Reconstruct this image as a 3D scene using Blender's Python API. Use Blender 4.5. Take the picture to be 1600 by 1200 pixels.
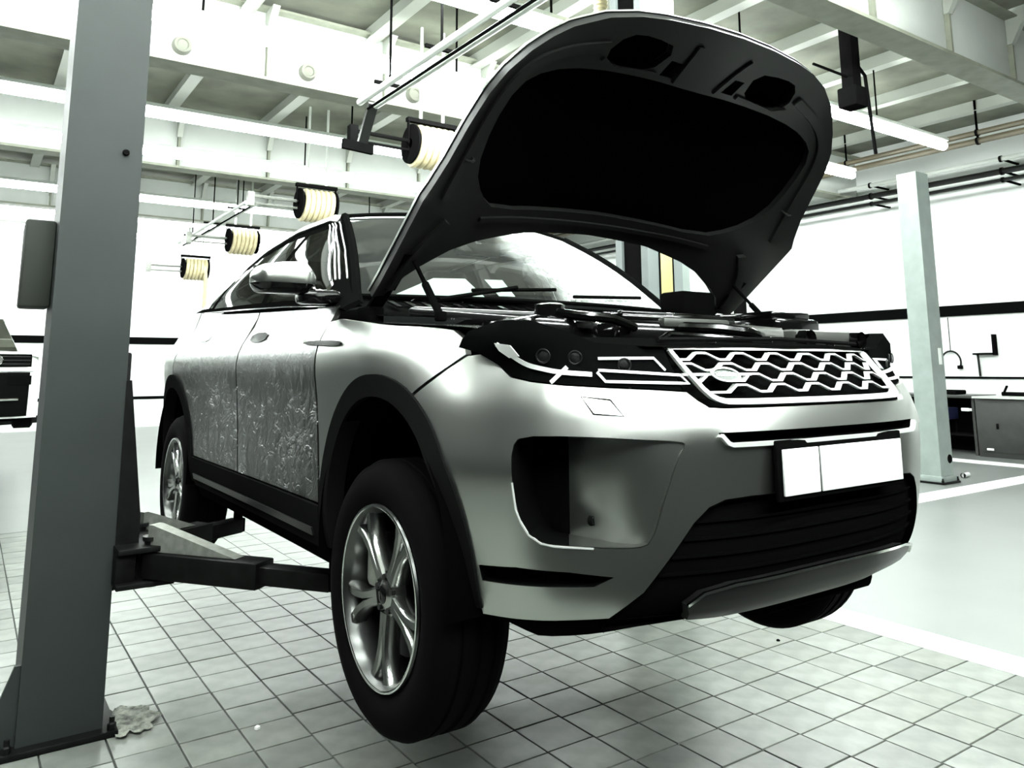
import bpy, bmesh, math, random
import numpy as np
from mathutils import Vector, Matrix
from mathutils.geometry import delaunay_2d_cdt

for o in list(bpy.data.objects): bpy.data.objects.remove(o)
SC = bpy.context.scene
COL = SC.collection
R = math.radians
rnd = random.Random(7)

# ------------------------------------------------------------------ camera
FPX, CYPX = 1220.44, 385.07
CAM_LOC = Vector((-1.9014, -2.1171, 1.385))
YAW, PITCH, ROLL = 0.6024, 0.1538, -0.0042
_f = Vector((math.sin(YAW)*math.cos(PITCH), math.cos(YAW)*math.cos(PITCH), math.sin(PITCH)))
_r = Vector((math.cos(YAW), -math.sin(YAW), 0)); _u = _r.cross(_f)
_r2 = _r*math.cos(ROLL)+_u*math.sin(ROLL); _u2 = -_r*math.sin(ROLL)+_u*math.cos(ROLL)
cam = bpy.data.cameras.new('camera'); camo = bpy.data.objects.new('camera', cam); COL.objects.link(camo)
M = Matrix.Identity(4)
for i in range(3): M[i][0], M[i][1], M[i][2], M[i][3] = _r2[i], _u2[i], -_f[i], CAM_LOC[i]
camo.matrix_world = M
cam.sensor_fit = 'HORIZONTAL'; cam.sensor_width = 36; cam.lens = FPX*36/1600
cam.shift_y = (CYPX-600)/1600; cam.clip_start = .05; cam.clip_end = 200
SC.camera = camo
def project(X):
    d = Vector(X)-CAM_LOC; z = d.dot(_f)
    return 800+FPX*d.dot(_r2)/z, CYPX-FPX*d.dot(_u2)/z, z

# ------------------------------------------------------------------ world, exposure
W = bpy.data.worlds.new('world'); SC.world = W; W.use_nodes = True
W.node_tree.nodes['Background'].inputs[0].default_value = (.9, 1, .95, 1)
W.node_tree.nodes['Background'].inputs[1].default_value = 0.03
SC.view_settings.view_transform = 'Standard'; SC.view_settings.look = 'None'
SC.view_settings.gamma = 1; SC.view_settings.use_curve_mapping = False
SC.view_settings.exposure = 0.0
LAMP = 60.0      # radiance of the ceiling light strips

# ------------------------------------------------------------------ materials
MATS = {}
def mat(name, col, rough=.5, metal=0., coat=0., var=0., vscale=8., bump=0., bscale=40., emit=0., spec=.5, detail=4., stretch=None, coatr=.05):
    m = bpy.data.materials.new(name); m.use_nodes = True
    nt = m.node_tree; b = nt.nodes['Principled BSDF']
    c = (col[0], col[1], col[2], 1)
    b.inputs['Base Color'].default_value = c; b.inputs['Roughness'].default_value = rough
    b.inputs['Metallic'].default_value = metal; b.inputs['Coat Weight'].default_value = coat
    b.inputs['Coat Roughness'].default_value = coatr; b.inputs['Specular IOR Level'].default_value = spec
    if emit:
        b.inputs['Emission Color'].default_value = (.94, 1, .97, 1); b.inputs['Emission Strength'].default_value = emit
    if var or bump:
        tc = nt.nodes.new('ShaderNodeTexCoord'); src = tc.outputs['Object']
        if stretch:
            mp = nt.nodes.new('ShaderNodeMapping'); mp.inputs['Scale'].default_value = stretch
            nt.links.new(src, mp.inputs[0]); src = mp.outputs[0]
    if var:
        n = nt.nodes.new('ShaderNodeTexNoise'); n.inputs['Scale'].default_value = vscale; n.inputs['Detail'].default_value = detail
        nt.links.new(src, n.inputs['Vector'])
        rp = nt.nodes.new('ShaderNodeValToRGB')
        rp.color_ramp.elements[0].position = .3; rp.color_ramp.elements[1].position = .7
        rp.color_ramp.elements[0].color = tuple(v*(1-var) for v in col)+(1,)
        rp.color_ramp.elements[1].color = tuple(min(1, v*(1+var)) for v in col)+(1,)
        nt.links.new(n.outputs['Fac'], rp.inputs[0]); nt.links.new(rp.outputs[0], b.inputs['Base Color'])
    if bump:
        n = nt.nodes.new('ShaderNodeTexNoise'); n.inputs['Scale'].default_value = bscale; n.inputs['Detail'].default_value = 3
        nt.links.new(src, n.inputs['Vector'])
        bp = nt.nodes.new('ShaderNodeBump'); bp.inputs['Strength'].default_value = bump; bp.inputs['Distance'].default_value = .02
        nt.links.new(n.outputs['Fac'], bp.inputs['Height']); nt.links.new(bp.outputs[0], b.inputs['Normal'])
    MATS[name] = m; return m
def glassmat(name, tint, refl=1.0, ior=1.5):
    m = bpy.data.materials.new(name); m.use_nodes = True; nt = m.node_tree
    nt.nodes.remove(nt.nodes['Principled BSDF']); out = nt.nodes['Material Output']
    t = nt.nodes.new('ShaderNodeBsdfTransparent'); t.inputs[0].default_value = tint+(1,)
    g = nt.nodes.new('ShaderNodeBsdfGlossy'); g.inputs['Roughness'].default_value = .02; g.inputs[0].default_value = (refl, refl, refl, 1)
    fr = nt.nodes.new('ShaderNodeFresnel'); fr.inputs[0].default_value = ior
    mx = nt.nodes.new('ShaderNodeMixShader')
    nt.links.new(fr.outputs[0], mx.inputs[0]); nt.links.new(t.outputs[0], mx.inputs[1]); nt.links.new(g.outputs[0], mx.inputs[2])
    nt.links.new(mx.outputs[0], out.inputs[0]); MATS[name] = m; return m
def wrapmat():
    # silver paint under a crinkled transparent protective film
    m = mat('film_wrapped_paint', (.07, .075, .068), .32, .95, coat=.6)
    nt = m.node_tree; b = nt.nodes['Principled BSDF']
    tc = nt.nodes.new('ShaderNodeTexCoord')
    n1 = nt.nodes.new('ShaderNodeTexNoise'); n1.inputs['Scale'].default_value = 9; n1.inputs['Detail'].default_value = 5; n1.inputs['Distortion'].default_value = 1.6
    n2 = nt.nodes.new('ShaderNodeTexVoronoi'); n2.feature = 'DISTANCE_TO_EDGE'; n2.inputs['Scale'].default_value = 14
    nt.links.new(tc.outputs['Object'], n1.inputs['Vector'])
    mixv = nt.nodes.new('ShaderNodeMix'); mixv.data_type = 'VECTOR'; mixv.inputs[0].default_value = .15
    nt.links.new(tc.outputs['Object'], mixv.inputs[4]); nt.links.new(n1.outputs['Color'], mixv.inputs[5])
    nt.links.new(mixv.outputs[1], n2.inputs['Vector'])
    ad = nt.nodes.new('ShaderNodeMath'); ad.operation = 'ADD'
    mul = nt.nodes.new('ShaderNodeMath'); mul.operation = 'MINIMUM'; mul.inputs[1].default_value = .12
    nt.links.new(n2.outputs['Distance'], mul.inputs[0]); nt.links.new(n1.outputs['Fac'], ad.inputs[0]); nt.links.new(mul.outputs[0], ad.inputs[1])
    # the film hangs loose on the lower doors only
    sx = nt.nodes.new('ShaderNodeSeparateXYZ'); nt.links.new(tc.outputs['Object'], sx.inputs[0])
    mr = nt.nodes.new('ShaderNodeMapRange'); mr.inputs[1].default_value = 1.36; mr.inputs[2].default_value = 1.22; mr.inputs[3].default_value = .12; mr.inputs[4].default_value = 1
    nt.links.new(sx.outputs['Z'], mr.inputs[0])
    bp = nt.nodes.new('ShaderNodeBump'); bp.inputs['Distance'].default_value = .03
    nt.links.new(mr.outputs[0], bp.inputs['Strength'])
    nt.links.new(ad.outputs[0], bp.inputs['Height']); nt.links.new(bp.outputs[0], b.inputs['Coat Normal'])
    bp2 = nt.nodes.new('ShaderNodeBump'); bp2.inputs['Distance'].default_value = .006
    nt.links.new(mr.outputs[0], bp2.inputs['Strength'])
    nt.links.new(ad.outputs[0], bp2.inputs['Height']); nt.links.new(bp2.outputs[0], b.inputs['Normal'])
    return m
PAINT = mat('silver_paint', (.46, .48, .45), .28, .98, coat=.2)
WRAP = wrapmat()
GLOSSB = mat('gloss_black', (.003, .003, .003), .12, 0, spec=.3)
SATB = mat('satin_black_plastic', (.0025, .0027, .0025), .6, spec=.0)
CLAD = mat('charcoal_cladding', (.006, .0063, .006), .6, spec=.0, bump=.05, bscale=300)
RUB = mat('tyre_rubber', (.002, .002, .002), .8, spec=.02)
CHROME = mat('chrome', (.82, .84, .82), .12, 1.)
BRIGHT = mat('bright_silver_trim', (.82, .85, .82), .3, .35)
ALLOY = mat('alloy_wheel', (.36, .37, .355), .2, 1.)
DARKM = mat('dark_metal', (.02, .021, .02), .4, .8)
WHITEP = mat('white_plastic', (.80, .82, .80), .35)
LENS = mat('smoked_lens', (.002, .0022, .0022), .06, 0, coat=.0, spec=.0)
PAD = mat('black_insulation_felt', (.0012, .0012, .0012), 1., spec=.0)
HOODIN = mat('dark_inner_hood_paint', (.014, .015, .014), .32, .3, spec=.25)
SKID = mat('dark_silver_skid', (.012, .012, .012), .4, .2, spec=.12)
TRIM = mat('interior_black', (.008, .008, .008), .7, spec=.2)
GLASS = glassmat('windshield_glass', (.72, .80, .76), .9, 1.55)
def reflection_haze(m, x0, x1, lo, hi):
    # pale haze in the pane's colour, standing in for a broad reflection
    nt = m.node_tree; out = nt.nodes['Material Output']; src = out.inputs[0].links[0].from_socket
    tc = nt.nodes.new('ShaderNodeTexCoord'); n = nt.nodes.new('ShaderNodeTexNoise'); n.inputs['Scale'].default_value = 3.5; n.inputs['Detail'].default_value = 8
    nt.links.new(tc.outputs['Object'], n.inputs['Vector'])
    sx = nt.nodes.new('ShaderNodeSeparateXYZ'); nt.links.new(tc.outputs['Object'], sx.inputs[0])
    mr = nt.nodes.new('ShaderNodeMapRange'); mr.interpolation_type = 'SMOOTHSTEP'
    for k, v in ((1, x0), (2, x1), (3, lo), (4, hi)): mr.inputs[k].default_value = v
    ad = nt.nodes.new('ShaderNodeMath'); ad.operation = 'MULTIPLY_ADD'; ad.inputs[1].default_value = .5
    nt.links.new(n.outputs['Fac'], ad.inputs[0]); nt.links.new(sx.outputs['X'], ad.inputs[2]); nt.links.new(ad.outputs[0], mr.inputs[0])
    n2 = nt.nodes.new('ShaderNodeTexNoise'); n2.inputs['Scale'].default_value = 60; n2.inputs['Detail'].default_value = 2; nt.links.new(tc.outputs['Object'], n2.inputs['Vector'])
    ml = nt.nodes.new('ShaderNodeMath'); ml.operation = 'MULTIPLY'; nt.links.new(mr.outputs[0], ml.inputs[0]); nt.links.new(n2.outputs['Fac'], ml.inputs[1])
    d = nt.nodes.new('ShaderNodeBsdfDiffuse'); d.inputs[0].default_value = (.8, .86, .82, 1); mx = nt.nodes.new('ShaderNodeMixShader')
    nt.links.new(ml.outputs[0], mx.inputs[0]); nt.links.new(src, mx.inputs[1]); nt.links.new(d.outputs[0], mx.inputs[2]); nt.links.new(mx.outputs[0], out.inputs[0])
reflection_haze(GLASS, .20, .55, .03, 1.0)
TINT = glassmat('tinted_glass', (.05, .055, .055), .7)
TINTF = glassmat('front_side_glass', (.75, .8, .77), .8)
TINTN = glassmat('darkened_side_glass', (.06, .065, .06), .5)  # near pane tinted darker to stand for the dim cabin behind it
POSTM = mat('lit_post_paint', (.13, .15, .145), .45, var=.06, vscale=5)  # lighter copy of the column paint, brighter lighting put into its colour
WCAR = mat('white_car_paint', (.8, .83, .8), .2, coat=.5)
ENG = mat('engine_black_plastic', (.002, .0022, .002), .10, spec=.5)
ENGG = mat('engine_grey_cast', (.05, .053, .047), .45, .3)
SEAT = mat('seat_leather', (.012, .013, .012), .5)
SHEETW = mat('matte_white_sheet', (.85, .88, .86), .7)
PLATE = mat('number_plate_white', (.86, .89, .87), .45)
DARKFLOOR = mat('unseen_dark_floor', (.008, .0085, .008), .8, var=.2, vscale=2, spec=.0)  # unseen floor added near-black to darken reflections in the car paint
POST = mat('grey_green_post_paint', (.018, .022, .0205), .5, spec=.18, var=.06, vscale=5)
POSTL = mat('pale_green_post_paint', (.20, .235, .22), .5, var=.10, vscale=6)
STEEL = mat('scuffed_dark_steel', (.004, .0043, .004), .5, .2, spec=.1, var=.4, vscale=20)
STEELL = mat('worn_bright_steel', (.22, .23, .205), .45, .5, var=.2, vscale=30)
WALLM = mat('white_wall_paint', (.88, .91, .89), .7)
BLACKSTRIP = mat('black_strip', (.003, .0032, .0032), .6, spec=.0)
BEAMW = mat('white_beam_paint', (.46, .485, .455), .6, var=.08, vscale=1.5)
FLANGE = mat('olive_grey_flange', (.20, .212, .165), .6, var=.15, vscale=6)
DECK = mat('olive_roof_deck', (.13, .138, .105), .8, var=.3, vscale=2)
PURL = mat('pale_purlin', (.33, .35, .31), .6)
LIGHT = {k: mat('light_strip_diffuser_%s' % k, (.9, .95, .92), .5, emit=LAMP*f) for k, f in (('bright', 2.0), ('normal', 1.6), ('soft', .46))}
HOUSE = mat('light_housing_white', (.8, .84, .8), .5)
CONC = mat('light_concrete_floor', (.155, .166, .157), .32, var=.08, vscale=1.2, spec=.5)
GROUT = mat('dark_grout', (.035, .038, .034), .9)
TILES = [mat('paving_tile_%s' % n, c, .28, var=.22, vscale=9, spec=.18) for n, c in
         (('pale', (.165, .176, .161)), ('mid', (.14, .15, .135)), ('warm', (.15, .159, .142)), ('dull', (.118, .127, .114)))]
LINE = mat('white_floor_paint', (.86, .88, .86), .5, var=.05, vscale=10)
HOSE = mat('cream_yellow_hose', (.50, .44, .27), .5, var=.15, vscale=12)
BLK = mat('black_painted_metal', (.004, .004, .004), .6, spec=.0)
PIPEW = mat('pale_pipe', (.55, .58, .54), .4)
PIPEB = mat('brown_pipe', (.10, .085, .055), .5)
YEL = mat('pale_yellow_label', (.30, .265, .12), .5)
BENCH = mat('dark_grey_cabinet', (.02, .021, .019), .5, var=.2, vscale=8)
BLUE = mat('dark_blue_plastic', (.02, .024, .07), .4)
RUBBLE = mat('broken_mortar', (.16, .17, .145), .9, var=.8, vscale=25, bump=1., bscale=30)
CARBLK = mat('black_car_paint', (.004, .004, .004), .1, coat=.8)

# ------------------------------------------------------------------ mesh helpers
class MB:
    def __init__(s): s.v = []; s.f = []
    def add(s, v, f):
        n = len(s.v); s.v += [tuple(map(float, q)) for q in v]; s.f += [tuple(i+n for i in q) for q in f]; return s
    def box(s, c, d, rz=0., b=0.):
        bm = bmesh.new(); bmesh.ops.create_cube(bm, size=1.)
        for v in bm.verts: v.co = Vector((v.co.x*d[0], v.co.y*d[1], v.co.z*d[2]))
        if b: bmesh.ops.bevel(bm, geom=bm.edges[:], offset=b, segments=2, affect='EDGES', profile=.5)
        Rz = Matrix.Rotation(rz, 3, 'Z'); c = Vector(c)
        bm.verts.index_update()
        s.add([Rz @ v.co + c for v in bm.verts], [[v.index for v in f.verts] for f in bm.faces]); bm.free(); return s
    def bar(s, p, q, w, h, up=(0, 0, 1), b=0.):
        p, q = Vector(p), Vector(q); d = q-p; L = d.length; d.normalize(); up = Vector(up)
        sd = d.cross(up)
        if sd.length < 1e-4: sd = d.cross(Vector((1, 0, 0)))
        sd.normalize(); u = sd.cross(d)
        m = MB().box((0, 0, 0), (w, L, h), 0, b)
        s.add([(p+q)/2+sd*v[0]+d*v[1]+u*v[2] for v in m.v], m.f); return s
    def tube(s, pts, r, n=8, cap=True, closed=False):
        P = [Vector(q) for q in pts]; k = len(P); rr = r if hasattr(r, '__len__') else [r]*k
        prev = None; vs = []
        for i in range(k):
            if closed: t = P[(i+1) % k]-P[i-1]
            else: t = P[min(i+1, k-1)]-P[max(i-1, 0)]
            t.normalize()
            if prev is None:
                a = Vector((0, 0, 1)) if abs(t.z) < .9 else Vector((1, 0, 0)); nrm = t.cross(a).normalized()
            else:
                nrm = prev-t*prev.dot(t); nrm = nrm.normalized() if nrm.length > 1e-6 else t.orthogonal().normalized()
            prev = nrm; bn = t.cross(nrm)
            for j in range(n):
                a = 2*math.pi*j/n; vs.append(P[i]+(nrm*math.cos(a)+bn*math.sin(a))*rr[i])
        fs = []
        for i in range(k if closed else k-1):
            for j in range(n):
                a, b_ = i*n+j, i*n+(j+1) % n; c, d = ((i+1) % k)*n+(j+1) % n, ((i+1) % k)*n+j
                fs.append((a, b_, c, d))
        if cap and not closed: fs += [tuple(range(n))[::-1], tuple((k-1)*n+j for j in range(n))]
        s.add(vs, fs); return s
    def lathe(s, prof, c, axis='X', n=40, close=False):
        # prof list of (axial, radius)
        vs = []; c = Vector(c); k = len(prof)
        for a, r in prof:
            for j in range(n):
                t = 2*math.pi*j/n; y, z = r*math.cos(t), r*math.sin(t)
                vs.append(c+Vector({'X': (a, y, z), 'Y': (y, a, z), 'Z': (y, z, a)}[axis]))
        fs = []
        for i in range(k if close else k-1):
            for j in range(n): fs.append((i*n+j, i*n+(j+1) % n, ((i+1) % k)*n+(j+1) % n, ((i+1) % k)*n+j))
        s.add(vs, fs); return s
    def grid(s, nu, nv, fn):
        vs = [fn(i/(nu-1), j/(nv-1)) for i in range(nu) for j in range(nv)]
        s.add(vs, [(i*nv+j, (i+1)*nv+j, (i+1)*nv+j+1, i*nv+j+1) for i in range(nu-1) for j in range(nv-1)]); return s
    def prism(s, poly, fn, d0, d1):
        # poly in 2D, fn(u,v,d)->3D
        n = len(poly)
        s.add([fn(u, v, d0) for u, v in poly]+[fn(u, v, d1) for u, v in poly],
              [tuple(range(n))[::-1], tuple(range(n, 2*n))]+[(i, (i+1) % n, n+(i+1) % n, n+i) for i in range(n)]); return s
    def build(s, name, m, parent=None, smooth=35, out=None):
        me = bpy.data.meshes.new(name); me.from_pydata(s.v, [], s.f)
        bm = bmesh.new(); bm.from_mesh(me); bmesh.ops.recalc_face_normals(bm, faces=bm.faces[:])
        if out is not None:
            a = sum(f.normal.dot(Vector(out))*f.calc_area() for f in bm.faces)
            if a < 0: bmesh.ops.reverse_faces(bm, faces=bm.faces[:])
        bm.to_mesh(me); bm.free()
        if smooth:
            me.polygons.foreach_set('use_smooth', [True]*len(me.polygons)); me.set_sharp_from_angle(angle=R(smooth))
        me.materials.append(m)
        o = bpy.data.objects.new(name, me); COL.objects.link(o)
        if parent is not None: o.parent = parent
        return o
def tag(o, label, cat, group=None):
    o['label'] = label; o['category'] = cat
    if group: o['group'] = group
    return o
def thing(name, loc, label, cat, group=None):
    o = bpy.data.objects.new(name, None); o.location = loc; o.empty_display_size = .1; COL.objects.link(o)
    return tag(o, label, cat, group)
def struct(o, label=None):
    o['kind'] = 'structure'
    if label: o['label'] = label
    return o
def rebase(o, root):
    # world-space mesh below an Empty that is not at the origin
    o.parent = root; o.matrix_parent_inverse = Matrix.Translation(-root.location); return o
def dens(poly, step, closed=True):
    out = []; n = len(poly)
    for i in range(n if closed else n-1):
        a, b = poly[i], poly[(i+1) % n]; L = math.hypot(b[0]-a[0], b[1]-a[1]); k = max(1, int(math.ceil(L/step)))
        out += [(a[0]+(b[0]-a[0])*j/k, a[1]+(b[1]-a[1])*j/k) for j in range(k)]
    if not closed: out.append(tuple(poly[-1]))
    return out
def smoothpoly(P, it=2, closed=True):
    for _ in range(it):
        Q = []; n = len(P)
        if not closed: Q.append(P[0])
        for i in range(n if closed else n-1):
            a, b = P[i], P[(i+1) % n]
            Q += [(a[0]*.75+b[0]*.25, a[1]*.75+b[1]*.25), (a[0]*.25+b[0]*.75, a[1]*.25+b[1]*.75)]
        if not closed: Q.append(P[-1])
        P = Q
    return P
def area2(P): return sum(P[i][0]*P[(i+1) % len(P)][1]-P[(i+1) % len(P)][0]*P[i][1] for i in range(len(P)))
def inset(P, d):
    sg = 1 if area2(P) > 0 else -1; out = []; n = len(P)
    for i in range(n):
        a, b, c = P[i-1], P[i], P[(i+1) % n]
        e1 = (b[0]-a[0], b[1]-a[1]); e2 = (c[0]-b[0], c[1]-b[1])
        l1 = math.hypot(*e1) or 1e-9; l2 = math.hypot(*e2) or 1e-9
        nx, ny = -e1[1]/l1-e2[1]/l2, e1[0]/l1+e2[0]/l2; l = math.hypot(nx, ny) or 1e-9
        out.append((b[0]+sg*nx/l*d, b[1]+sg*ny/l*d))
    return out
def inside(pts, poly):
    x, y = pts[:, 0], pts[:, 1]; r = np.zeros(len(pts), bool); n = len(poly)
    for i in range(n):
        x1, y1 = poly[i]; x2, y2 = poly[(i+1) % n]
        if y1 == y2: continue
        c = ((y1 > y) != (y2 > y)) & (x < (x2-x1)*(y-y1)/(y2-y1)+x1); r ^= c
    return r
def segdist(pts, poly):
    d = np.full(len(pts), 9.)
    for i in range(len(poly)):
        a = np.array(poly[i]); b = np.array(poly[(i+1) % len(poly)]); ab = b-a; L = ab@ab+1e-12
        t = np.clip(((pts-a)@ab)/L, 0, 1); d = np.minimum(d, np.linalg.norm(pts-a-t[:, None]*ab, axis=1))
    return d
def panel(mb, outer, holes, fn, step=.03, off=0., rim=.012, offfn=None, rimto=None, rimholes=True):
    """triangulated sheet over fn(u,v,off) bounded by polygons; edges turned in by rim"""
    outer = dens(outer, step); holes = [dens(h, step) for h in holes]
    loops = [outer]+holes; V = []; E = []; idx = []
    for L in loops:
        b = len(V); V += L; n = len(L); E += [(b+i, b+(i+1) % n) for i in range(n)]; idx.append((b, n))
    A = np.array(outer); x0, y0 = A.min(0); x1, y1 = A.max(0)
    gx, gy = np.meshgrid(np.arange(x0+step/2, x1, step), np.arange(y0+step/2, y1, step)); g = np.stack([gx.ravel(), gy.ravel()], 1)
    if len(g):
        k = inside(g, outer)
        for h in holes: k &= ~inside(g, h)
        g = g[k]
        for L in loops:
            if len(g): g = g[segdist(g, L) > step*.45]
        V = V+[tuple(q) for q in g]
    ov, oe, of, a1, a2, a3 = delaunay_2d_cdt([Vector(q) for q in V], E, [], 0, 1e-6)
    P = np.array([(q.x, q.y) for q in ov]); T = np.array([tuple(f) for f in of]); c = P[T].mean(1)
    k = inside(c, outer)
    for h in holes: k &= ~inside(c, h)
    T = T[k]
    g = offfn or (lambda u, v: off)
    b0 = len(mb.v)
    mb.add([fn(u, v, g(u, v)) for u, v in P], [tuple(t) for t in T])
    if rim:
        cnt = {}
        for t in T:
            for a, b in ((t[0], t[1]), (t[1], t[2]), (t[2], t[0])):
                e = (min(a, b), max(a, b)); cnt[e] = cnt.get(e, 0)+1
        be = [e for e, n in cnt.items() if n == 1]
        vi = sorted({i for e in be for i in e}); mp = {}
        b1 = len(mb.v)
        for j, i in enumerate(vi):
            mp[i] = b1+j; u, v = P[i]
            q = fn(u, v, g(u, v)-rim) if rimto is None else fn(u, v, rimto)
            mb.v.append(tuple(map(float, q)))
        for a, b in be: mb.f.append((b0+a, b0+b, mp[b], mp[a]))
    return mb
def ell(cx, cz, w, h, a0, a1, n=24): return [(cx+w*math.cos(R(a0+(a1-a0)*i/n)), cz+h*math.sin(R(a0+(a1-a0)*i/n))) for i in range(n+1)]

# ================================================================== the setting
X0, X1, Y0, Y1, ZC = -8.0, 11.9, -7.0, 19.0, 5.45
PX_, PY_ = .2185, .2125
TX = [-1.14+PX_*k for k in range(-12, 16)]       # tile joints
TY = [-.28+PY_*k for k in range(-4, 31)]
tx0, tx1, ty0, ty1 = TX[0], TX[-1], TY[0], TY[-1]
m = MB()
def slab(mb, a, b, c, d, z0, z1): mb.box(((a+b)/2, (c+d)/2, (z0+z1)/2), (b-a, d-c, z1-z0))
slab(m, tx1, X1, ty0, Y1, -.1, 0); 
slab(m, tx0, tx1, ty1, Y1, -.1, 0)
floor = struct(m.build('floor', CONC, smooth=0), 'pale smooth concrete floor with square paving tiles around the lift')
m = MB(); slab(m, X0, X1, Y0, ty0, -.1, 0); slab(m, X0, tx0, ty0, Y1, -.1, 0); m.build('unseen_floor', DARKFLOOR, floor, smooth=0)
m = MB(); slab(m, tx0, tx1, ty0, ty1, -.1, -.009); m.build('grout_bed', GROUT, floor, smooth=0)
# paving tiles: four tile meshes shared by all the tiles
tmesh = []
for k in range(4):
    q = MB().box((0, 0, -.006), (PX_-.007, PY_-.007, .012), 0, .0018)
    o = q.build('floor_tile', TILES[k], smooth=0); tmesh.append(o.data); bpy.data.objects.remove(o)
cells = []
for i in range(len(TX)-1):
    sh = rnd.uniform(-.012, .012)
    for j in range(len(TY)-1):
        c = ((TX[i]+TX[i+1])/2, (TY[j]+TY[j+1])/2+sh)
        px, py, dz = project((c[0], c[1], 0))
        vis = dz > .3 and -20 < px < 1620 and py < 1230
        px2, py2, _ = project((c[0]+.1, c[1], 0)); px3, py3, _ = project((c[0], c[1]+.1, 0))
        ar = abs((px2-px)*(py3-py)-(px3-px)*(py2-py)) if vis else 0
        cells.append((ar, c, rnd.randrange(4), rnd.uniform(-.0012, .0006), rnd.uniform(-.0016, .0016)))
cells.sort(key=lambda q: -q[0])
rest = MB()
for n, (ar, c, k, dz, tilt) in enumerate(cells):
    if n < 300:
        o = bpy.data.objects.new('floor_tile', tmesh[k]); o.location = (c[0], c[1], dz); o.rotation_euler = (tilt, tilt*.6, 0)
        o.parent = floor; COL.objects.link(o)
    else: rest.box((c[0], c[1], -.006+dz), (PX_-.007, PY_-.007, .012))
o = rest.build('far_floor_tiles', TILES[1], floor, smooth=0); o['kind'] = 'stuff'
# painted floor lines
m = MB(); slab(m, 2.125, 2.37, ty0, 8.5, 0, .002); struct(m.build('trim_1', LINE, smooth=0), 'broad white painted floor line beside the tiles')
m = MB(); slab(m, 2.37, 9.6, 2.36, 2.66, 0, .002); struct(m.build('trim_2', LINE, smooth=0), 'white painted floor line running to the pale lift post')
m = MB(); slab(m, 10.1, 10.5, ty0, 12, 0, .002); struct(m.build('trim_3', LINE, smooth=0), 'white painted floor line before the workbench')
# walls
m = MB(); slab(m, X0, X1, Y1, Y1+.2, -.1, ZC); wb = struct(m.build('wall_back', WALLM, smooth=0), 'far white workshop wall')
m = MB(); slab(m, X1, X1+.2, Y0, Y1+.2, -.1, ZC); wr = struct(m.build('wall_right', WALLM, smooth=0), 'white workshop wall on the right')
m = MB(); slab(m, X0, X1, Y1-.04, Y1, 1.99, 2.16); struct(m.build('trim_4', BLACKSTRIP, smooth=0), 'black rail along the far white wall')
m = MB(); slab(m, X0, X1, Y1-.03, Y1, .66, .73); struct(m.build('trim_5', BLACKSTRIP, smooth=0), 'thin black line low on the far white wall')
m = MB(); slab(m, X1-.05, X1, Y0, Y1, 2.22, 2.40); struct(m.build('trim_6', BLACKSTRIP, smooth=0), 'broad black rail along the right white wall')
m = MB(); slab(m, X1-.03, X1, Y0, Y1, 1.17, 1.205); struct(m.build('trim_7', BLACKSTRIP, smooth=0), 'thin dark ledge on the right white wall')
# ceiling deck, purlins, girders
m = MB(); slab(m, X0-.2, X1+.2, Y0, Y1+.2, ZC, ZC+.15); ceil = struct(m.build('ceiling', DECK, smooth=0), 'olive grey roof deck')
pm = MB()
pm.box((0, 0, 0), (.10, 1, .16)); pm.box((0, 0, -.085), (.16, 1, .012)); po = pm.build('purlin', PURL, smooth=0); pmesh = po.data; bpy.data.objects.remove(po)
for k in range(14):
    o = bpy.data.objects.new('purlin', pmesh); o.location = (X0+.9+k*1.48, (Y0+Y1)/2, ZC-.08); o.scale = (1, Y1-Y0, 1); o.parent = ceil; COL.objects.link(o)
BY = [-2.95, 1.70, 6.25, 10.80, 15.35]
BL = ['white roof girder behind the camera side', 'nearest white roof girder crossing above the raised hood', 'second white roof girder behind the lift', 'third white roof girder deep in the hall', 'farthest white roof girder near the back wall']
SPAN = X1-X0; NP = 14; PW = SPAN/NP
w1 = MB().box((0, 0, 0), (PW-.012, .05, .80), 0, .004).build('web_panel', BEAMW); wmesh = w1.data; bpy.data.objects.remove(w1)
s1 = MB().box((0, 0, 0), (.035, .09, .80)).build('stiffener', FLANGE, smooth=0); smesh = s1.data; bpy.data.objects.remove(s1)
k1 = MB().prism([(0, 0), (.26, 0), (.16, -.10), (.05, -.30), (0, -.30)], lambda u, v, d: (d, -u, v), -.04, .04).build('knee_bracket', PURL, smooth=0); kmesh = k1.data; bpy.data.objects.remove(k1)
r1 = MB().lathe([(-.06, .06), (-.06, .085), (.0, .10), (.02, .10), (.02, .05), (-.04, .05)], (0, 0, 0), 'Y', 20, True); 
r1.lathe([(-.045, .0), (-.045, .06)], (0, 0, 0), 'Y', 20); ro = r1.build('web_sleeve', mat('sleeve_olive', (.12, .125, .10), .6)); rmesh = ro.data; bpy.data.objects.remove(ro)
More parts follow.
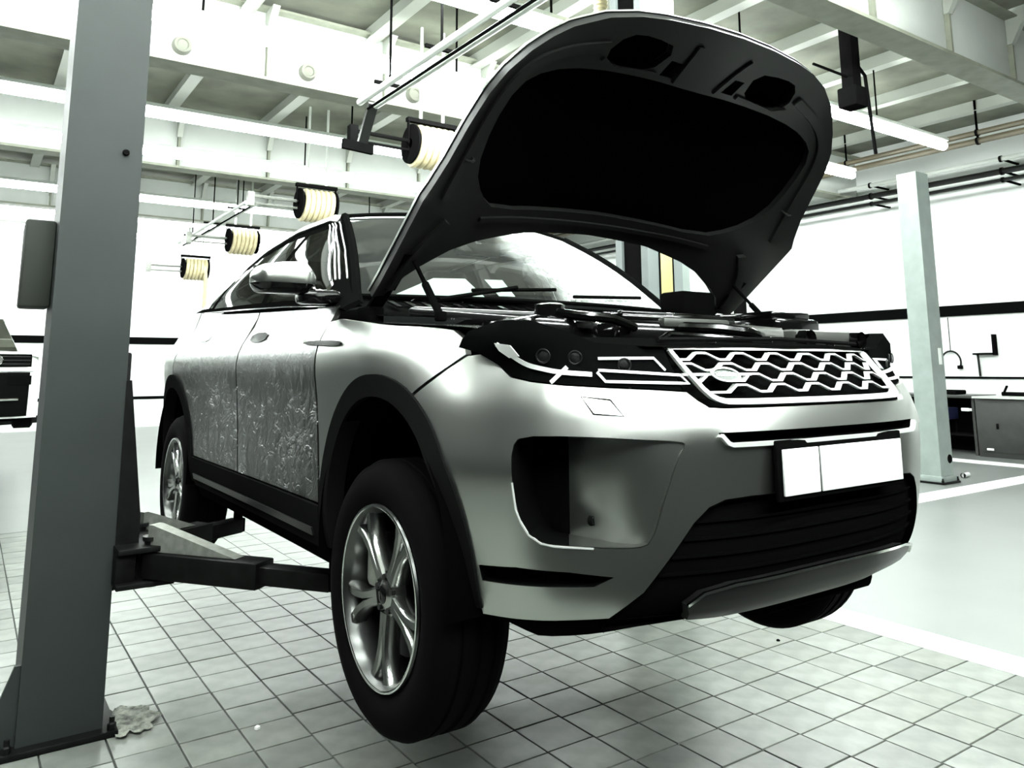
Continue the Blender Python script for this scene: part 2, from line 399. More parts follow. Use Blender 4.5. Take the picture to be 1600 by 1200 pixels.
for n, y in enumerate(BY):
    m = MB(); slab(m, X0, X1, y-.15, y+.15, 4.50, 4.535)
    bm_ = struct(m.build('trim_%d' % (8+n), FLANGE, smooth=0), BL[n])
    m = MB(); slab(m, X0, X1, y-.15, y+.15, ZC-.13, ZC-.10); m.build('top_flange', FLANGE, bm_, smooth=0)
    for i in range(NP):
        o = bpy.data.objects.new('web_panel', wmesh); o.location = (X0+PW*(i+.5), y, 4.93); o.parent = bm_; COL.objects.link(o)
        o = bpy.data.objects.new('stiffener', smesh); o.location = (X0+PW*i+.02, y-.03, 4.93); o.parent = bm_; COL.objects.link(o)
        o = bpy.data.objects.new('knee_bracket', kmesh); o.location = (X0+PW*i+.02, y-.03, ZC-.13); o.parent = bm_; COL.objects.link(o)
    if n == 2:
        for x in (-.35, 1.0, 2.35):
            o = bpy.data.objects.new('web_sleeve', rmesh); o.location = (x, y-.045, 4.72); o.parent = bm_; COL.objects.link(o)

# ------------------------------------------------------------------ light strips
SY = [-5.8, -4.0, -1.22, .52, 3.33, 5.07, 8.0, 9.9, 13.4, 15.7, 18.0]  # leading strips are unseen, added at bay spacing to brighten the car
SLAB = ['outermost unseen ceiling light strip, added in front of the car', 'middle unseen ceiling light strip, added in front of the car', 'unseen ceiling light strip added just ahead of the car nose', 'unseen ceiling light strip added above the car roof, in front of the nearest girder', 'nearest glowing ceiling light strip, passing behind the raised hood', 'second glowing light strip, crossing behind the grey lift post top', 'third light strip from the hood, above the nearest hose reel',
        'fourth light strip from the hood, just below the third', 'fifth light strip counted from the hood', 'sixth light strip counted from the hood', 'farthest ceiling light strip, close to the back wall']
for n, y in enumerate(SY):
    xa, xb = (-7.0, 9.4 if n == 4 else 9.9) if n > 3 else (-4.0, 4.6)
    t = thing('light_strip', (0, y, 4.5), SLAB[n], 'light', 'ceiling light strips')
    rebase(MB().box(((xa+xb)/2, y, 4.59), (xb-xa, .15, .05), 0, .01).build('housing', HOUSE), t)
    rebase(MB().tube([(xa+.02, y, 4.505), (xb-.02, y, 4.505)], .062, 12).build('diffuser', LIGHT['bright' if n < 4 else 'normal' if n in (4, 5) else 'soft']), t)
    for k in range(6 if n > 3 else 3):
        x = xa+1.2+k*2.7
        rebase(MB().tube([(x, y, 4.58), (x, y, ZC-.0)], .012, 6).build('hanger_rod', BLK), t)

# ================================================================== the raised car
def Ff(x): return -.87+.2*(abs(x)/.75)**3
_half = [(x, Ff(x)) for x in (0, .1, .2, .3, .4, .5, .6, .68, .75, .80)]+[(.85, -.565), (.893, -.475), (.922, -.375), (.938, -.25), (.945, -.05), (.945, .3), (.942, .8), (.942, 1.5), (.946, 2.1), (.948, 2.6), (.94, 2.9), (.915, 3.1), (.86, 3.27), (.75, 3.39), (.55, 3.46), (.3, 3.49), (0, 3.5)]
def _spline(Pq, n=24):
    Pq = np.array(Pq, float); out = []
    Q = np.vstack([[-Pq[1][0], Pq[1][1]], Pq, [-Pq[-2][0], Pq[-2][1]]])
    for i in range(1, len(Q)-2):
        p0, p1, p2, p3 = Q[i-1:i+3]
        d1 = np.linalg.norm(p2-p1); d0 = np.linalg.norm(p1-p0); d2 = np.linalg.norm(p3-p2)
        m1 = ((p2-p1)/d1*d0+(p1-p0)/d0*d1)/(d0+d1)*d1; m2 = ((p3-p2)/d2*d1+(p2-p1)/d1*d2)/(d1+d2)*d1
        for t in np.arange(n)/n: out.append((2*t**3-3*t**2+1)*p1+(t**3-2*t**2+t)*m1+(-2*t**3+3*t**2)*p2+(t**3-t**2)*m2)
    out.append(Pq[-1]); return np.array(out)
PL = _spline(_half); SL = np.concatenate([[0], np.cumsum(np.linalg.norm(np.diff(PL, axis=0), axis=1))]); SMAX = SL[-1]
_T = np.gradient(PL, SL, axis=0); _T /= np.linalg.norm(_T, axis=1)[:, None]
_fz = [.72, .78, .82, .88, .95, 1.05, 1.22, 1.27, 1.30, 1.34, 1.38, 1.43, 1.48, 1.54]
_fi = [.30, .13, .08, .05, .03, .016, .0, .016, .030, .062, .10, .145, .19, .25]
_cz = [.72, .78, .84, .92, 1.02, 1.15, 1.30, 1.38, 1.45, 1.50, 1.56]
_ci = [.12, .080, .055, .036, .020, .004, .030, .060, .092, .122, .17]
_sz = [.72, .78, .84, .90, 1.0, 1.15, 1.30, 1.38, 1.44, 1.48, 1.52, 1.58, 1.64, 1.74]
_si = [.10, .065, .045, .032, .026, .020, .010, .0, .004, .018, .042, .08, .098, .12]
def _smoothtab(zs, vs):
    z = np.linspace(zs[0], zs[-1], 240); v = np.interp(z, zs, vs)
    k = np.ones(15)/15; v = np.convolve(np.pad(v, 7, 'edge'), k, 'valid'); v[:4] = v[3]*0+np.interp(z[:4], zs, vs); return z, v
FT, CT, ST = _smoothtab(_fz, _fi), _smoothtab(_cz, _ci), _smoothtab(_sz, _si)
def _sm(a, b, t):
    t = min(1., max(0., (t-a)/(b-a))); return t*t*(3-2*t)
def BP(s, z, off=0.):
    a = abs(s); sg = -1. if s < 0 else 1.
    x = np.interp(a, SL, PL[:, 0]); y = np.interp(a, SL, PL[:, 1]); tx = np.interp(a, SL, _T[:, 0]); ty = np.interp(a, SL, _T[:, 1])
    n = math.hypot(tx, ty); nx, ny = ty/n, -tx/n
    wf = 1-_sm(.42, .88, a); ws = _sm(1.0, 1.6, a); wc = max(0, 1-wf-ws)
    i = wf*np.interp(z, *FT)+wc*np.interp(z, *CT)+ws*np.interp(z, *ST)-off
    return (sg*(x-nx*i), y-ny*i, z)
YS = 1.5207                                   # s = y + YS along the flank
LIFT = .49
suv = thing('suv', (0, 1.3, 0), 'silver SUV raised on the two-post lift with its hood wide open', 'car')
def part(mb, name, m, parent=None, smooth=40, out=None):
    o = mb.build(name, m, smooth=smooth, out=out)
    if parent is None: rebase(o, suv)
    else: o.parent = parent
    return o
def mir(P): return [(-u, v) for u, v in P[::-1]]
def strip(mb, path, fn, w, h, o0=0., closed=False):
    n = len(path); vs = []
    for i in range(n):
        a = path[i-1] if (i or closed) else path[i]; b = path[(i+1) % n] if (i < n-1 or closed) else path[i]
        e = (b[0]-a[0], b[1]-a[1]); l = math.hypot(*e) or 1e-9; nx, ny = -e[1]/l*w/2, e[0]/l*w/2; u, v = path[i]
        vs += [fn(u+nx, v+ny, o0), fn(u+nx, v+ny, o0+h), fn(u-nx, v-ny, o0+h), fn(u-nx, v-ny, o0)]
    fs = []
    for i in range(n if closed else n-1):
        j = (i+1) % n
        for k in range(4): fs.append((i*4+k, i*4+(k+1) % 4, j*4+(k+1) % 4, j*4+k))
    if not closed: fs += [(0, 1, 2, 3), ((n-1)*4+3, (n-1)*4+2, (n-1)*4+1, (n-1)*4)]
    mb.add(vs, fs); return mb
def wall(mb, loop, fn, f0, f1):
    n = len(loop); vs = [fn(u, v, f0(u, v)) for u, v in loop]+[fn(u, v, f1(u, v)) for u, v in loop]
    mb.add(vs, [(i, (i+1) % n, n+(i+1) % n, n+i) for i in range(n)]); return mb
def clip(poly, u0, keep_less):
    out = []; n = len(poly); s = 1 if keep_less else -1
    for i in range(n):
        a, b = poly[i], poly[(i+1) % n]; da, db = s*(u0-a[0]), s*(u0-b[0])
        if da >= 0: out.append(a)
        if da*db < 0:
            t = da/(da-db); out.append((a[0]+(b[0]-a[0])*t, a[1]+(b[1]-a[1])*t))
    return out
ARC, ARW, ARH, ARZ = 1.505, .447, .49, .875
ARCR = 4.205
# ---- front bumper skin
top = [(0, 1.284), (.387, 1.284), (.437, 1.287), (.462, 1.303), (.485, 1.324), (.582, 1.33), (.698, 1.335), (.806, 1.341), (.898, 1.35), (.957, 1.361), (.997, 1.386), (1.055, 1.420), (1.118, 1.414)]
archf = [q for q in ell(ARC, ARZ, ARW, ARH, 117.3, 180, 16)]
lowb = [(1.060, .80), (.70, .81), (.616, .871), (.559, .943), (.495, 1.026), (.455, 1.06), (.41, 1.075), (.332, 1.079), (0, 1.079)]
half = top+archf+lowb
bump_poly = half[:-1]+[half[-1]]+[(-u, v) for u, v in half[1:-1][::-1]]
scoop = smoothpoly([(.915, 1.226), (.934, 1.20), (.932, 1.13), (.925, 1.06), (.905, 1.01), (.865, .984), (.80, .980), (.64, .972), (.60, .985), (.573, 1.072), (.539, 1.17), (.515, 1.205), (.53, 1.214), (.63, 1.219), (.778, 1.227)], 1)
slot = [(.428, 1.230), (.41, 1.204), (-.41, 1.204), (-.428, 1.230)]
slit = [(1.045, .921), (1.04, .884), (.739, .887), (.69, .909), (.80, .921), (.934, .927)]
wash = [(.765, 1.317), (.690, 1.310), (.660, 1.270), (.735, 1.274)]
sgn = lambda P: [(-u, v) for u, v in P]
m = MB(); panel(m, bump_poly, [scoop, sgn(scoop), slot, slit, sgn(slit), wash, sgn(wash)], BP, .028, 0, .014)
bumper = part(m, 'front_bumper', PAINT, out=(0, -1, 0)); bumper['label'] = 'silver painted front bumper skin'
for sg in (-1, 1):
    fn = lambda u, v, o, s=sg: BP(s*u, v, o)
    m = MB(); panel(m, inset(wash, .0045), [], fn, .03, .0, .01); part(m, 'washer_cover', PAINT, bumper, out=(0, -1, 0))
    dep = lambda u, v: -.15*_sm(.53, .90, u)-.004
    m = MB(); panel(m, clip(scoop, .795, True), [], fn, .025, rim=0, offfn=dep); o = part(m, 'scoop_blade', PAINT, bumper, out=(0, -1, 0))
    m = MB(); panel(m, clip(scoop, .795, False), [], fn, .025, rim=0, offfn=dep); part(m, 'scoop_mesh', SATB, bumper, out=(0, -1, 0))
    m = MB(); lp0 = dens(inset(scoop, .002), .02); k0 = max(range(len(lp0)), key=lambda k: lp0[k][0])
    for mm, sel in ((PAINT, lambda u: u < .80), (SATB, lambda u: u >= .80)):
        m = MB()
        for k in range(len(lp0)):
            a, b = lp0[k], lp0[(k+1) % len(lp0)]
            if sel((a[0]+b[0])/2): m.add([fn(*a, 0), fn(*b, 0), fn(*b, dep(*b)), fn(*a, dep(*a))], [(0, 1, 2, 3)])
        part(m, 'scoop_edge', mm, bumper)
    glint = [(.931, 1.12), (.925, 1.06), (.913, 1.03), (.895, 1.003), (.865, .985), (.83, .979), (.74, .975)]
    m = MB(); strip(m, glint, fn, .004, .006, -.003); part(m, 'scoop_edge_glint', BRIGHT, bumper)  # painted highlight: bright strip laid along the scoop's outer edge
    m = MB(); panel(m, slit, [], fn, .028, -.03, 0); wall(m, dens(inset(slit, .002), .028), fn, lambda u, v: 0., lambda u, v: -.03); part(m, 'slit_insert', SATB, bumper, out=(0, -1, 0))
    m = MB(); c = BP(sg*.735, 1.021, -.098)
    m.lathe([(-.012, .0), (-.012, .011), (.0, .014)], c, 'Y', 14); part(m, 'parking_sensor', CLAD, bumper)
m = MB(); panel(m, slot, [], BP, .028, -.045, 0); wall(m, dens(inset(slot, .002), .028), BP, lambda u, v: 0., lambda u, v: -.045); part(m, 'air_slot', SATB, bumper, out=(0, -1, 0))
m = MB(); strip(m, dens([(.425, 1.224), (.408, 1.206), (.395, 1.201), (-.395, 1.201), (-.408, 1.206), (-.425, 1.224)], .04, False), BP, .010, .012); part(m, 'slot_lip', BRIGHT, bumper)
# ---- black lower intake and skid plate
lo = [(-.70, .806), (-.616, .868), (-.559, .940), (-.495, 1.023), (-.455, 1.057), (-.41, 1.072), (-.332, 1.076), (0, 1.077)]
lo = lo+[(-u, v) for u, v in lo[:-1][::-1]]+[(.72, .775), (-.72, .775)]
m = MB(); panel(m, lo, [], BP, .03, -.022, .0); wall(m, dens(lo, .03), BP, lambda u, v: .0, lambda u, v: -.022); low = part(m, 'lower_intake', SATB, out=(0, -1, 0))
for z in (.905, .945, .985, 1.025):
    w = np.interp(z, [.871, .943, 1.026], [.60, .545, .48])
    m = MB(); strip(m, dens([(-w, z), (w, z)], .05, False), BP, .006, .006, -.020); part(m, 'intake_slat', SATB, low)
sk = [(-.500, .835), (-.461, .862), (-.374, .876), (-.157, .882), (0, .883)]; sk = sk+[(-u, v) for u, v in sk[:-1][::-1]]+[(.47, .785), (.30, .765), (-.30, .765), (-.47, .785)]
m = MB(); panel(m, sk, [], BP, .03, .016, .03); skid = part(m, 'skid_plate', SKID, out=(0, -1, 0))
m = MB(); strip(m, dens(sk[:9], .04, False), BP, .008, .010, .012); part(m, 'skid_lip', CHROME, skid)
m = MB(); m.box((0, -.30, .80), (1.05, .55, .05), 0, .02); m.box((.12, -.56, .768), (.52, .30, .07), 0, .03); m.box((0, .1, .77), (1.0, .9, .05), 0, .02); part(m, 'engine_undertray', SATB)
m = MB(); panel(m, [(-1.05, .797), (1.05, .797), (.9, .757), (-.9, .757)], [], BP, .05, -.02, .1); part(m, 'chin_spoiler', SATB, out=(0, -1, 0))
# ---- grille
gb = [(-.49, 1.432), (.49, 1.432), (.487, 1.326), (.462, 1.303), (.437, 1.286), (-.437, 1.286), (-.462, 1.303), (-.487, 1.326)]
m = MB(); panel(m, gb, [], BP, .03, -.05, -.04); grille = part(m, 'grille', SATB, out=(0, -1, 0))
pa = smoothpoly([(.478, 1.428), (.452, 1.372), (.425, 1.318), (.392, 1.302), (.34, 1.300), (0, 1.299)], 1, False)
m = MB(); strip(m, dens(pa[:-1]+[(-u, v) for u, v in pa[::-1]], .03, False), BP, .013, .018, -.012); part(m, 'grille_frame', BRIGHT, grille)
m = MB(); strip(m, dens([(-.482, 1.432), (.482, 1.432)], .05, False), BP, .006, .02, -.02); part(m, 'grille_top_bar', BRIGHT, grille)
PER = .147; AMP = .0085
for r, z0 in enumerate((1.412, 1.385, 1.358, 1.331)):
    lim = np.interp(z0, [1.31, 1.42], [.405, .462]); path = []
    k = -5
    ph = 0 if r % 2 == 0 else PER/2
    for q in range(-9, 10):
        u0 = q*PER/2+ph+.037; s_ = AMP if q % 2 == 0 else -AMP
        for du in (.018, PER/2-.018): path.append((u0+du, z0+s_))
    path = [q for q in path if abs(q[0]) < lim]; 
    path = [(-lim, path[0][1])]+path+[(lim, path[-1][1])]
    m = MB(); strip(m, dens(path, .05, False), BP, .0052, .012, -.016); part(m, 'grille_bar', BRIGHT, grille)
def bz(u, v, o): return BP(-.335+u, 1.366+v, o)
m = MB(); panel(m, [(.046*math.cos(R(a)), .0165*math.sin(R(a))) for a in range(0, 360, 15)], [], bz, .02, .004, .02); badge = part(m, 'badge', mat('badge_green', (.02, .035, .025), .3), grille, out=(0, -1, 0))
def textmesh(body, size, fn, name, m, parent, squeeze=1.):
    cu = bpy.data.curves.new('t', 'FONT'); cu.body = body; cu.size = size; cu.align_x = 'CENTER'; cu.align_y = 'CENTER'
    to = bpy.data.objects.new('t', cu); COL.objects.link(to)
    dg = bpy.context.evaluated_depsgraph_get(); me = to.evaluated_get(dg).to_mesh()
    mb = MB(); mb.add([fn(v.co.x*squeeze, v.co.y) for v in me.vertices], [tuple(p.vertices) for p in me.polygons])
    to.evaluated_get(dg).to_mesh_clear(); bpy.data.objects.remove(to)
    o = mb.build(name, m, smooth=0); return o
m = MB(); strip(m, [(.046*math.cos(R(a)), .0165*math.sin(R(a))) for a in range(0, 360, 15)], bz, .0045, .006, .002, True); part(m, 'badge_ring', BRIGHT, grille)
o = textmesh('LAND ROVER', .0145, lambda u, v: bz(u, v, .0055), 'badge_lettering', CHROME, badge, .95)
o.parent = grille
m = MB(); strip(m, [(-.135, 0), (-.046, 0)], bz, .006, .008, -.01); strip(m, [(.046, 0), (.10, 0)], bz, .006, .008, -.01); part(m, 'badge_bar', BRIGHT, grille)
# ---- number plate
def pz(u, v, o): return (u, -.873-o-abs(u)**3*-.2, 1.134+v)
m = MB(); m.box((0, -.872, 1.134), (.55, .012, .145), 0, .004); plate = part(m, 'number_plate_holder', SATB)
m = MB(); m.box((-.188, -.882, 1.130), (.142, .006, .110), 0, .002); part(m, 'number_plate', PLATE, plate)
m = MB(); m.box((.077, -.882, 1.130), (.370, .006, .110), 0, .002); part(m, 'number_plate', PLATE, plate)
# ---- headlights
hl = [(1.108, 1.436), (1.08, 1.476), (1.0, 1.500), (.90, 1.500), (.80, 1.474), (.715, 1.445), (.494, 1.436), (.492, 1.328), (.582, 1.334), (.698, 1.339), (.806, 1.345), (.898, 1.354), (.957, 1.365), (.997, 1.390), (1.055, 1.423)]
for sg in (-1, 1):
    fn = lambda u, v, o, s=sg: BP(s*u, v, o+.075*_sm(.70, .96, u)*_sm(1.36, 1.47, v))
    m = MB(); panel(m, hl, [], fn, .03, -.006, .05); L = part(m, 'headlight', LENS, out=(0, -1, 0))
    J = smoothpoly([(.985, 1.441), (.952, 1.416), (.91, 1.391), (.866, 1.382), (.813, 1.373), (.732, 1.368)], 2, False)
    m = MB(); strip(m, J, fn, .011, .006, -.006); part(m, 'daylight_blade', WHITEP, L)
    m = MB(); panel(m, [(.99, 1.444), (.945, 1.438), (.925, 1.412), (.955, 1.408), (.98, 1.425)], [], fn, .02, .001, .006); part(m, 'side_reflector', WHITEP, L, out=(0, -1, 0))
    m = MB(); strip(m, [(.796, 1.386), (.818, 1.366), (.838, 1.349)], fn, .010, .006, -.006); part(m, 'daylight_blade', WHITEP, L)
    for nm, pth in (('lamp_bezel', [(.712, 1.406), (.544, 1.407), (.521, 1.377)]), ('lamp_bezel', [(.714, 1.378), (.481, 1.365), (.466, 1.345), (.698, 1.351), (.718, 1.373)])):
        m = MB(); strip(m, dens(pth, .03, False), fn, .0065, .007, -.006); part(m, nm, BRIGHT, L)
    for u, v in ((.86, 1.412), (.775, 1.408), (.64, 1.390)):
        m = MB(); c = Vector(fn(u, v, -.004)); n = (Vector(fn(u, v, .1))-c).normalized(); sd = n.cross(Vector((0, 0, 1))).normalized(); up = sd.cross(n)
        rad = .016
        m.add([c+n*.004]+[c+(sd*math.cos(R(a))+up*math.sin(R(a)))*rad for a in range(0, 360, 24)], [(0, i+1, (i+1) % 15+1) for i in range(15)])
        m.tube([c+(sd*math.cos(R(a))+up*math.sin(R(a)))*rad+n*.003 for a in range(0, 360, 24)], .0022, 6, False, True); part(m, 'projector', DARKM, L)
# ---- flanks: fender, doors, quarter, cladding
def belt(y): return np.interp(y, [.40, 1.0, 2.0, 2.6, 3.05, 3.4], [1.600, 1.628, 1.672, 1.70, 1.72, 1.73])
gap = .0035
fend = [(1.122, 1.418)]+[(1.305, 1.316)]+ell(ARC, ARZ, ARW, ARH, 116.5, 8, 26)+[(1.958, .97), (1.962, 1.1), (1.966, 1.3), (1.975, 1.46), (1.985, 1.545), (1.90, 1.552), (1.7, 1.532), (1.5, 1.512), (1.3, 1.498), (1.206, 1.487), (1.15, 1.462)]
def flank(a0, a1, zlo): return [(a0, zlo), (a1, zlo)]+[(a1-(a1-a0)*k/8, belt(a1-(a1-a0)*k/8-YS)) for k in range(9)]
fd = [(1.972, .945), (2.93, .945)]+[(2.93-(2.93-1.985)*k/8, float(belt(2.93-(2.93-1.985)*k/8-YS))) for k in range(9)]+[(1.980, 1.46), (1.972, 1.2)]
ra = [q for q in ell(ARCR, ARZ, .47, .475, 171.5, 90, 14)]
rd = [(2.94, .945)]+ra+[(4.19, 1.45), (4.10, 1.60)]+[(4.06-(4.06-2.94)*k/8, float(belt(4.06-(4.06-2.94)*k/8-YS))) for k in range(9)]
ra2 = ell(ARCR, ARZ, .47, .475, 89, 0, 14)
rq = [(4.11, 1.60), (4.20, 1.45)]+ra2+[(4.69, .93), (SMAX, .93), (SMAX, 1.50), (5.3, 1.62), (4.95, 1.72)]+[(4.9-(4.9-4.08)*k/6, float(belt(4.9-(4.9-4.08)*k/6-YS))) for k in range(7)]
arch_out = lambda c, w, h: [(c-w, .80), ]+ell(c, ARZ, w, h, 180, 0, 40)+[(c+w, .80)]
for sg in (-1, 1):
    fn = lambda u, v, o, s=sg: BP(s*u, v, o)
    ov = (sg, 0, 0)
    F_ = part(panel(MB(), inset(fend, gap), [], fn, .035, 0, .02), 'front_fender', PAINT if sg > 0 else PAINT, out=ov)
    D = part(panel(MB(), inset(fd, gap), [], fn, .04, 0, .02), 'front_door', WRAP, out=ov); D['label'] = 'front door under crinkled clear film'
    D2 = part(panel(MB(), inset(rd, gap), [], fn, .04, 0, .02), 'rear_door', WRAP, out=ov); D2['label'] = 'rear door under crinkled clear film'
    part(panel(MB(), inset(rq, gap), [], fn, .05, 0, .02), 'rear_quarter', PAINT, out=ov)
    for dd, a, z in ((D, 2.74, 1.515), (D2, 3.72, 1.545)):
        part(panel(MB(), smoothpoly([(a-.11, z-.022), (a+.11, z-.018), (a+.11, z+.022), (a-.11, z+.018)], 1), [], fn, .03, .004, .012), 'door_handle', GLOSSB if a < 3 else PAINT, dd, out=ov)
    # side vent blade ahead of the door
    part(panel(MB(), smoothpoly([(1.76, 1.462), (1.80, 1.455), (2.06, 1.466), (2.14, 1.474), (2.06, 1.480), (1.80, 1.474)], 1), [], fn, .03, .006, .012), 'side_vent', GLOSSB, out=ov)
    # cladding
    def archring(c, w, h, w2, h2): return ell(c, ARZ, w, h, 180, 0, 40)+[(c+w, .815)]+[(c+w2, .815)]+ell(c, ARZ, w2, h2, 0, 180, 40)+[(c-w2, .815), (c-w, .815)]
    part(panel(MB(), archring(ARC, ARW+.003, ARH+.003, .385, .43), [], fn, .03, .008, .06), 'wheel_arch_cladding', CLAD, out=ov)
    part(panel(MB(), archring(ARCR, .473, .478, .40, .405), [], fn, .03, .008, .06), 'wheel_arch_cladding', CLAD, out=ov)
    sill = [(1.955, .80), (3.735, .80), (3.735, .94), (1.955, .94)]
    part(panel(MB(), sill, [], fn, .05, .010, .03), 'sill_cladding', CLAD, out=ov)
    part(panel(MB(), [(2.02, .835), (3.7, .835), (3.7, .862), (2.02, .862)], [], fn, .05, .016, .01), 'sill_strip', SKID, out=ov)
    part(panel(MB(), [(1.95, .795), (3.74, .795), (3.74, .745), (1.95, .745)], [], fn, .06, .0, .05), 'sill_underside', SATB, out=ov)
    # wheel housings
    for yc, r0 in ((ARC-YS, .425), (ARCR-YS, .415)):
        q = MB(); n = 24
        q.grid(n, 2, lambda i, j: (sg*(.93-.45*j), yc+r0*math.cos(math.pi*i*1.1-.157)*.98, .86+r0*math.sin(math.pi*i*1.1-.157)*1.02))
        q.add([(sg*.48, yc-.45, .70), (sg*.48, yc+.45, .70), (sg*.48, yc+.45, 1.32), (sg*.48, yc-.45, 1.32)], [(0, 1, 2, 3)])
        part(q, 'wheel_housing', PAD)
# rear lower bumper, floor pan, rear closing
part(panel(MB(), [(4.62, .76), (SMAX, .76), (SMAX, .925), (4.68, .925)], [], BP, .06, 0, .02), 'rear_bumper_cladding', CLAD)
part(panel(MB(), [(-4.62, .76), (-SMAX, .76), (-SMAX, .925), (-4.68, .925)], [], BP, .06, 0, .02), 'rear_bumper_cladding', CLAD)
m = MB(); m.box((0, 1.95, .775), (1.60, 2.75, .07), 0, .02); m.box((0, 1.9, .73), (.30, 2.6, .06), 0, .02); m.box((.45, 2.9, .72), (.55, .35, .14), 0, .05); part(m, 'floor_pan', SATB)
part(MB().tube([(-.84, .0, .756), (.84, .0, .756)], .03, 8), 'drive_shaft', DARKM)
part(MB().tube([(-.84, 2.681, .756), (.84, 2.681, .756)], .045, 8), 'rear_axle', DARKM)
part(MB().box((0, 2.68, .78), (.9, .3, .12), 0, .03), 'rear_subframe', DARKM)
for sg in (-1, 1):
    m = MB(); m.tube([(sg*.80, 2.66, .70), (sg*.42, 2.30, .70), (sg*.40, 2.1, .76)], .035, 8); part(m, 'trailing_arm', DARKM)
    m = MB(); m.tube([(sg*.80, 0, .66), (sg*.42, .12, .74)], .03, 8); m.tube([(sg*.62, .02, .78), (sg*.56, .03, 1.34)], .05, 10); part(m, 'front_suspension', DARKM)
# ---- glasshouse
GY = [.42, .5, .75, 1.0, 1.13, 1.63, 2.13, 2.545, 2.87, 3.15, 3.32]
GX = [.80, .775, .695, .625, .602, .595, .59, .578, .57, .565, .56]
GZ = [1.615, 1.67, 1.85, 2.005, 2.045, 2.056, 2.02, 1.968, 1.885, 1.80, 1.745]
BXY = [.40, 1.0, 2.0, 2.6, 3.05, 3.4]; BX = [.862, .852, .846, .83, .79, .72]
def GS(y, v, o, sg):
    xb, zb = np.interp(y, BXY, BX), belt(y)-.012; xr, zr = np.interp(y, GY, GX), np.interp(y, GY, GZ)
    x = xb+(xr-xb)*v+.03*math.sin(math.pi*v)*min(1, (zr-zb)/.3); z = zb+(zr-zb)*v
    return (sg*(x+o*.85), y, z+o*.5)
for sg in (-1, 1):
    fn = lambda u, v, o, s=sg: GS(u, v, o, s)
    ov = (sg, 0, .4)
    wins = [[(.64, .10), (1.37, .10), (1.37, .87), (.66, .87)], [(1.44, .10), (2.33, .10), (2.33, .87), (1.44, .87)], [(2.40, .12), (2.98, .16), (2.90, .78), (2.40, .86)]]
    G = part(panel(MB(), [(.43, 0.), (3.28, 0.), (3.28, .98), (.43, .98)], wins, fn, .06, 0, .02), 'window_surround', SATB, out=ov)
    for k, w in enumerate(wins): part(panel(MB(), inset(w, .002), [], fn, .08, .001, .004), 'side_window', (TINTF if sg > 0 else TINTN) if k == 0 else TINT, out=ov)
    m = MB(); strip(m, dens([(y, 1.0) for y in (1.06, 1.3, 1.7, 2.1, 2.5, 2.87, 3.2)], .12, False), fn, .07, .016, -.002); part(m, 'roof_rail', PAINT)
    for dl in (.035, .075, .10, .135):
        pts = []
        for k in range(11):
            y = .56+dl+(1.03-.56)*k/10; zb_ = belt(y)-.012; v_ = (np.interp(y-dl, GY, GZ)-zb_)/(np.interp(y, GY, GZ)-zb_); pts.append(GS(y, max(.02, min(.98, v_)), .004, sg))
        m = MB(); m.tube(pts, .0035, 6); part(m, 'pillar_trim', BRIGHT, G)
    m = MB(); strip(m, dens([(.50, .03), (3.2, .03)], .2, False), fn, .014, .008, 0); part(m, 'belt_trim', GLOSSB, G)
RH = 1.10
def roof(i, j):
    y = RH-.05+(3.22-RH)*i; xr, zr = np.interp(y, GY, GX), np.interp(y, GY, GZ); u = 2*j-1
    yy = y-.055*(1-u*u)*(1-i)**6
    return (u*xr, yy, zr+.042*(1-u*u)*min(1, (3.3-y)/.5)+.004)
part(MB().grid(36, 17, roof), 'roof', PAINT, out=(0, 0, 1))
def wsb(u): return (u*.77, .405+.085*u*u, 1.640-.005*u*u)
def wst(u): 
    return (u*.592, RH-.105+.055*u*u, 2.078-.042*u*u)
def ws(i, j):
    u = 2*j-1; a, b = Vector(wsb(u)), Vector(wst(u)); q = a.lerp(b, i); k = math.sin(math.pi*i)*.028
    return q+Vector((0, -k*.6, k*.8))
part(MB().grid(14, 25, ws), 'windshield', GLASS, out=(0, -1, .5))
def rw(i, j):
    u = 2*j-1; return (u*(.50+.12*i), 3.19+.17*i-.03*u*u, 1.80-.12*i+.03*(1-u*u)*(1-i))
part(MB().grid(5, 9, rw), 'rear_window', TINT, out=(0, 1, .5))
m = MB(); m.grid(3, 11, lambda i, j: ((2*j-1)*(.62+.1*i), 3.36+.10*i-.03*(2*j-1)**2, 1.685-.10*i)); part(m, 'tailgate_top', PAINT)
m = MB()
for q, k in ((wsb, 0), (wst, 1)): m.tube([Vector(q(u/8))+Vector((0, -.004, .006)) for u in range(-8, 9)], .009, 6)
part(m, 'windshield_seal', SATB)
for sg in (-1, 1):
    m = MB(); m.tube([Vector(ws(i/8, (1+sg)/2))+Vector((sg*.014, 0, 0)) for i in range(9)], .020, 8); part(m, 'windshield_pillar', SATB)
m = MB(); a = Vector(ws(.06, .28)); b = Vector(ws(.10, .55)); m.tube([a+Vector((0, -.02, .01)), b+Vector((0, -.02, .012))], .008, 6); m.tube([Vector((-.52, .36, 1.63)), a.lerp(b, .5)+Vector((0, -.03, .02))], .009, 6); part(m, 'wiper', SATB)
m = MB(); a = Vector(ws(.05, .60)); b = Vector(ws(.10, .90)); m.tube([a+Vector((0, -.02, .01)), b+Vector((0, -.02, .012))], .008, 6); part(m, 'wiper', SATB)
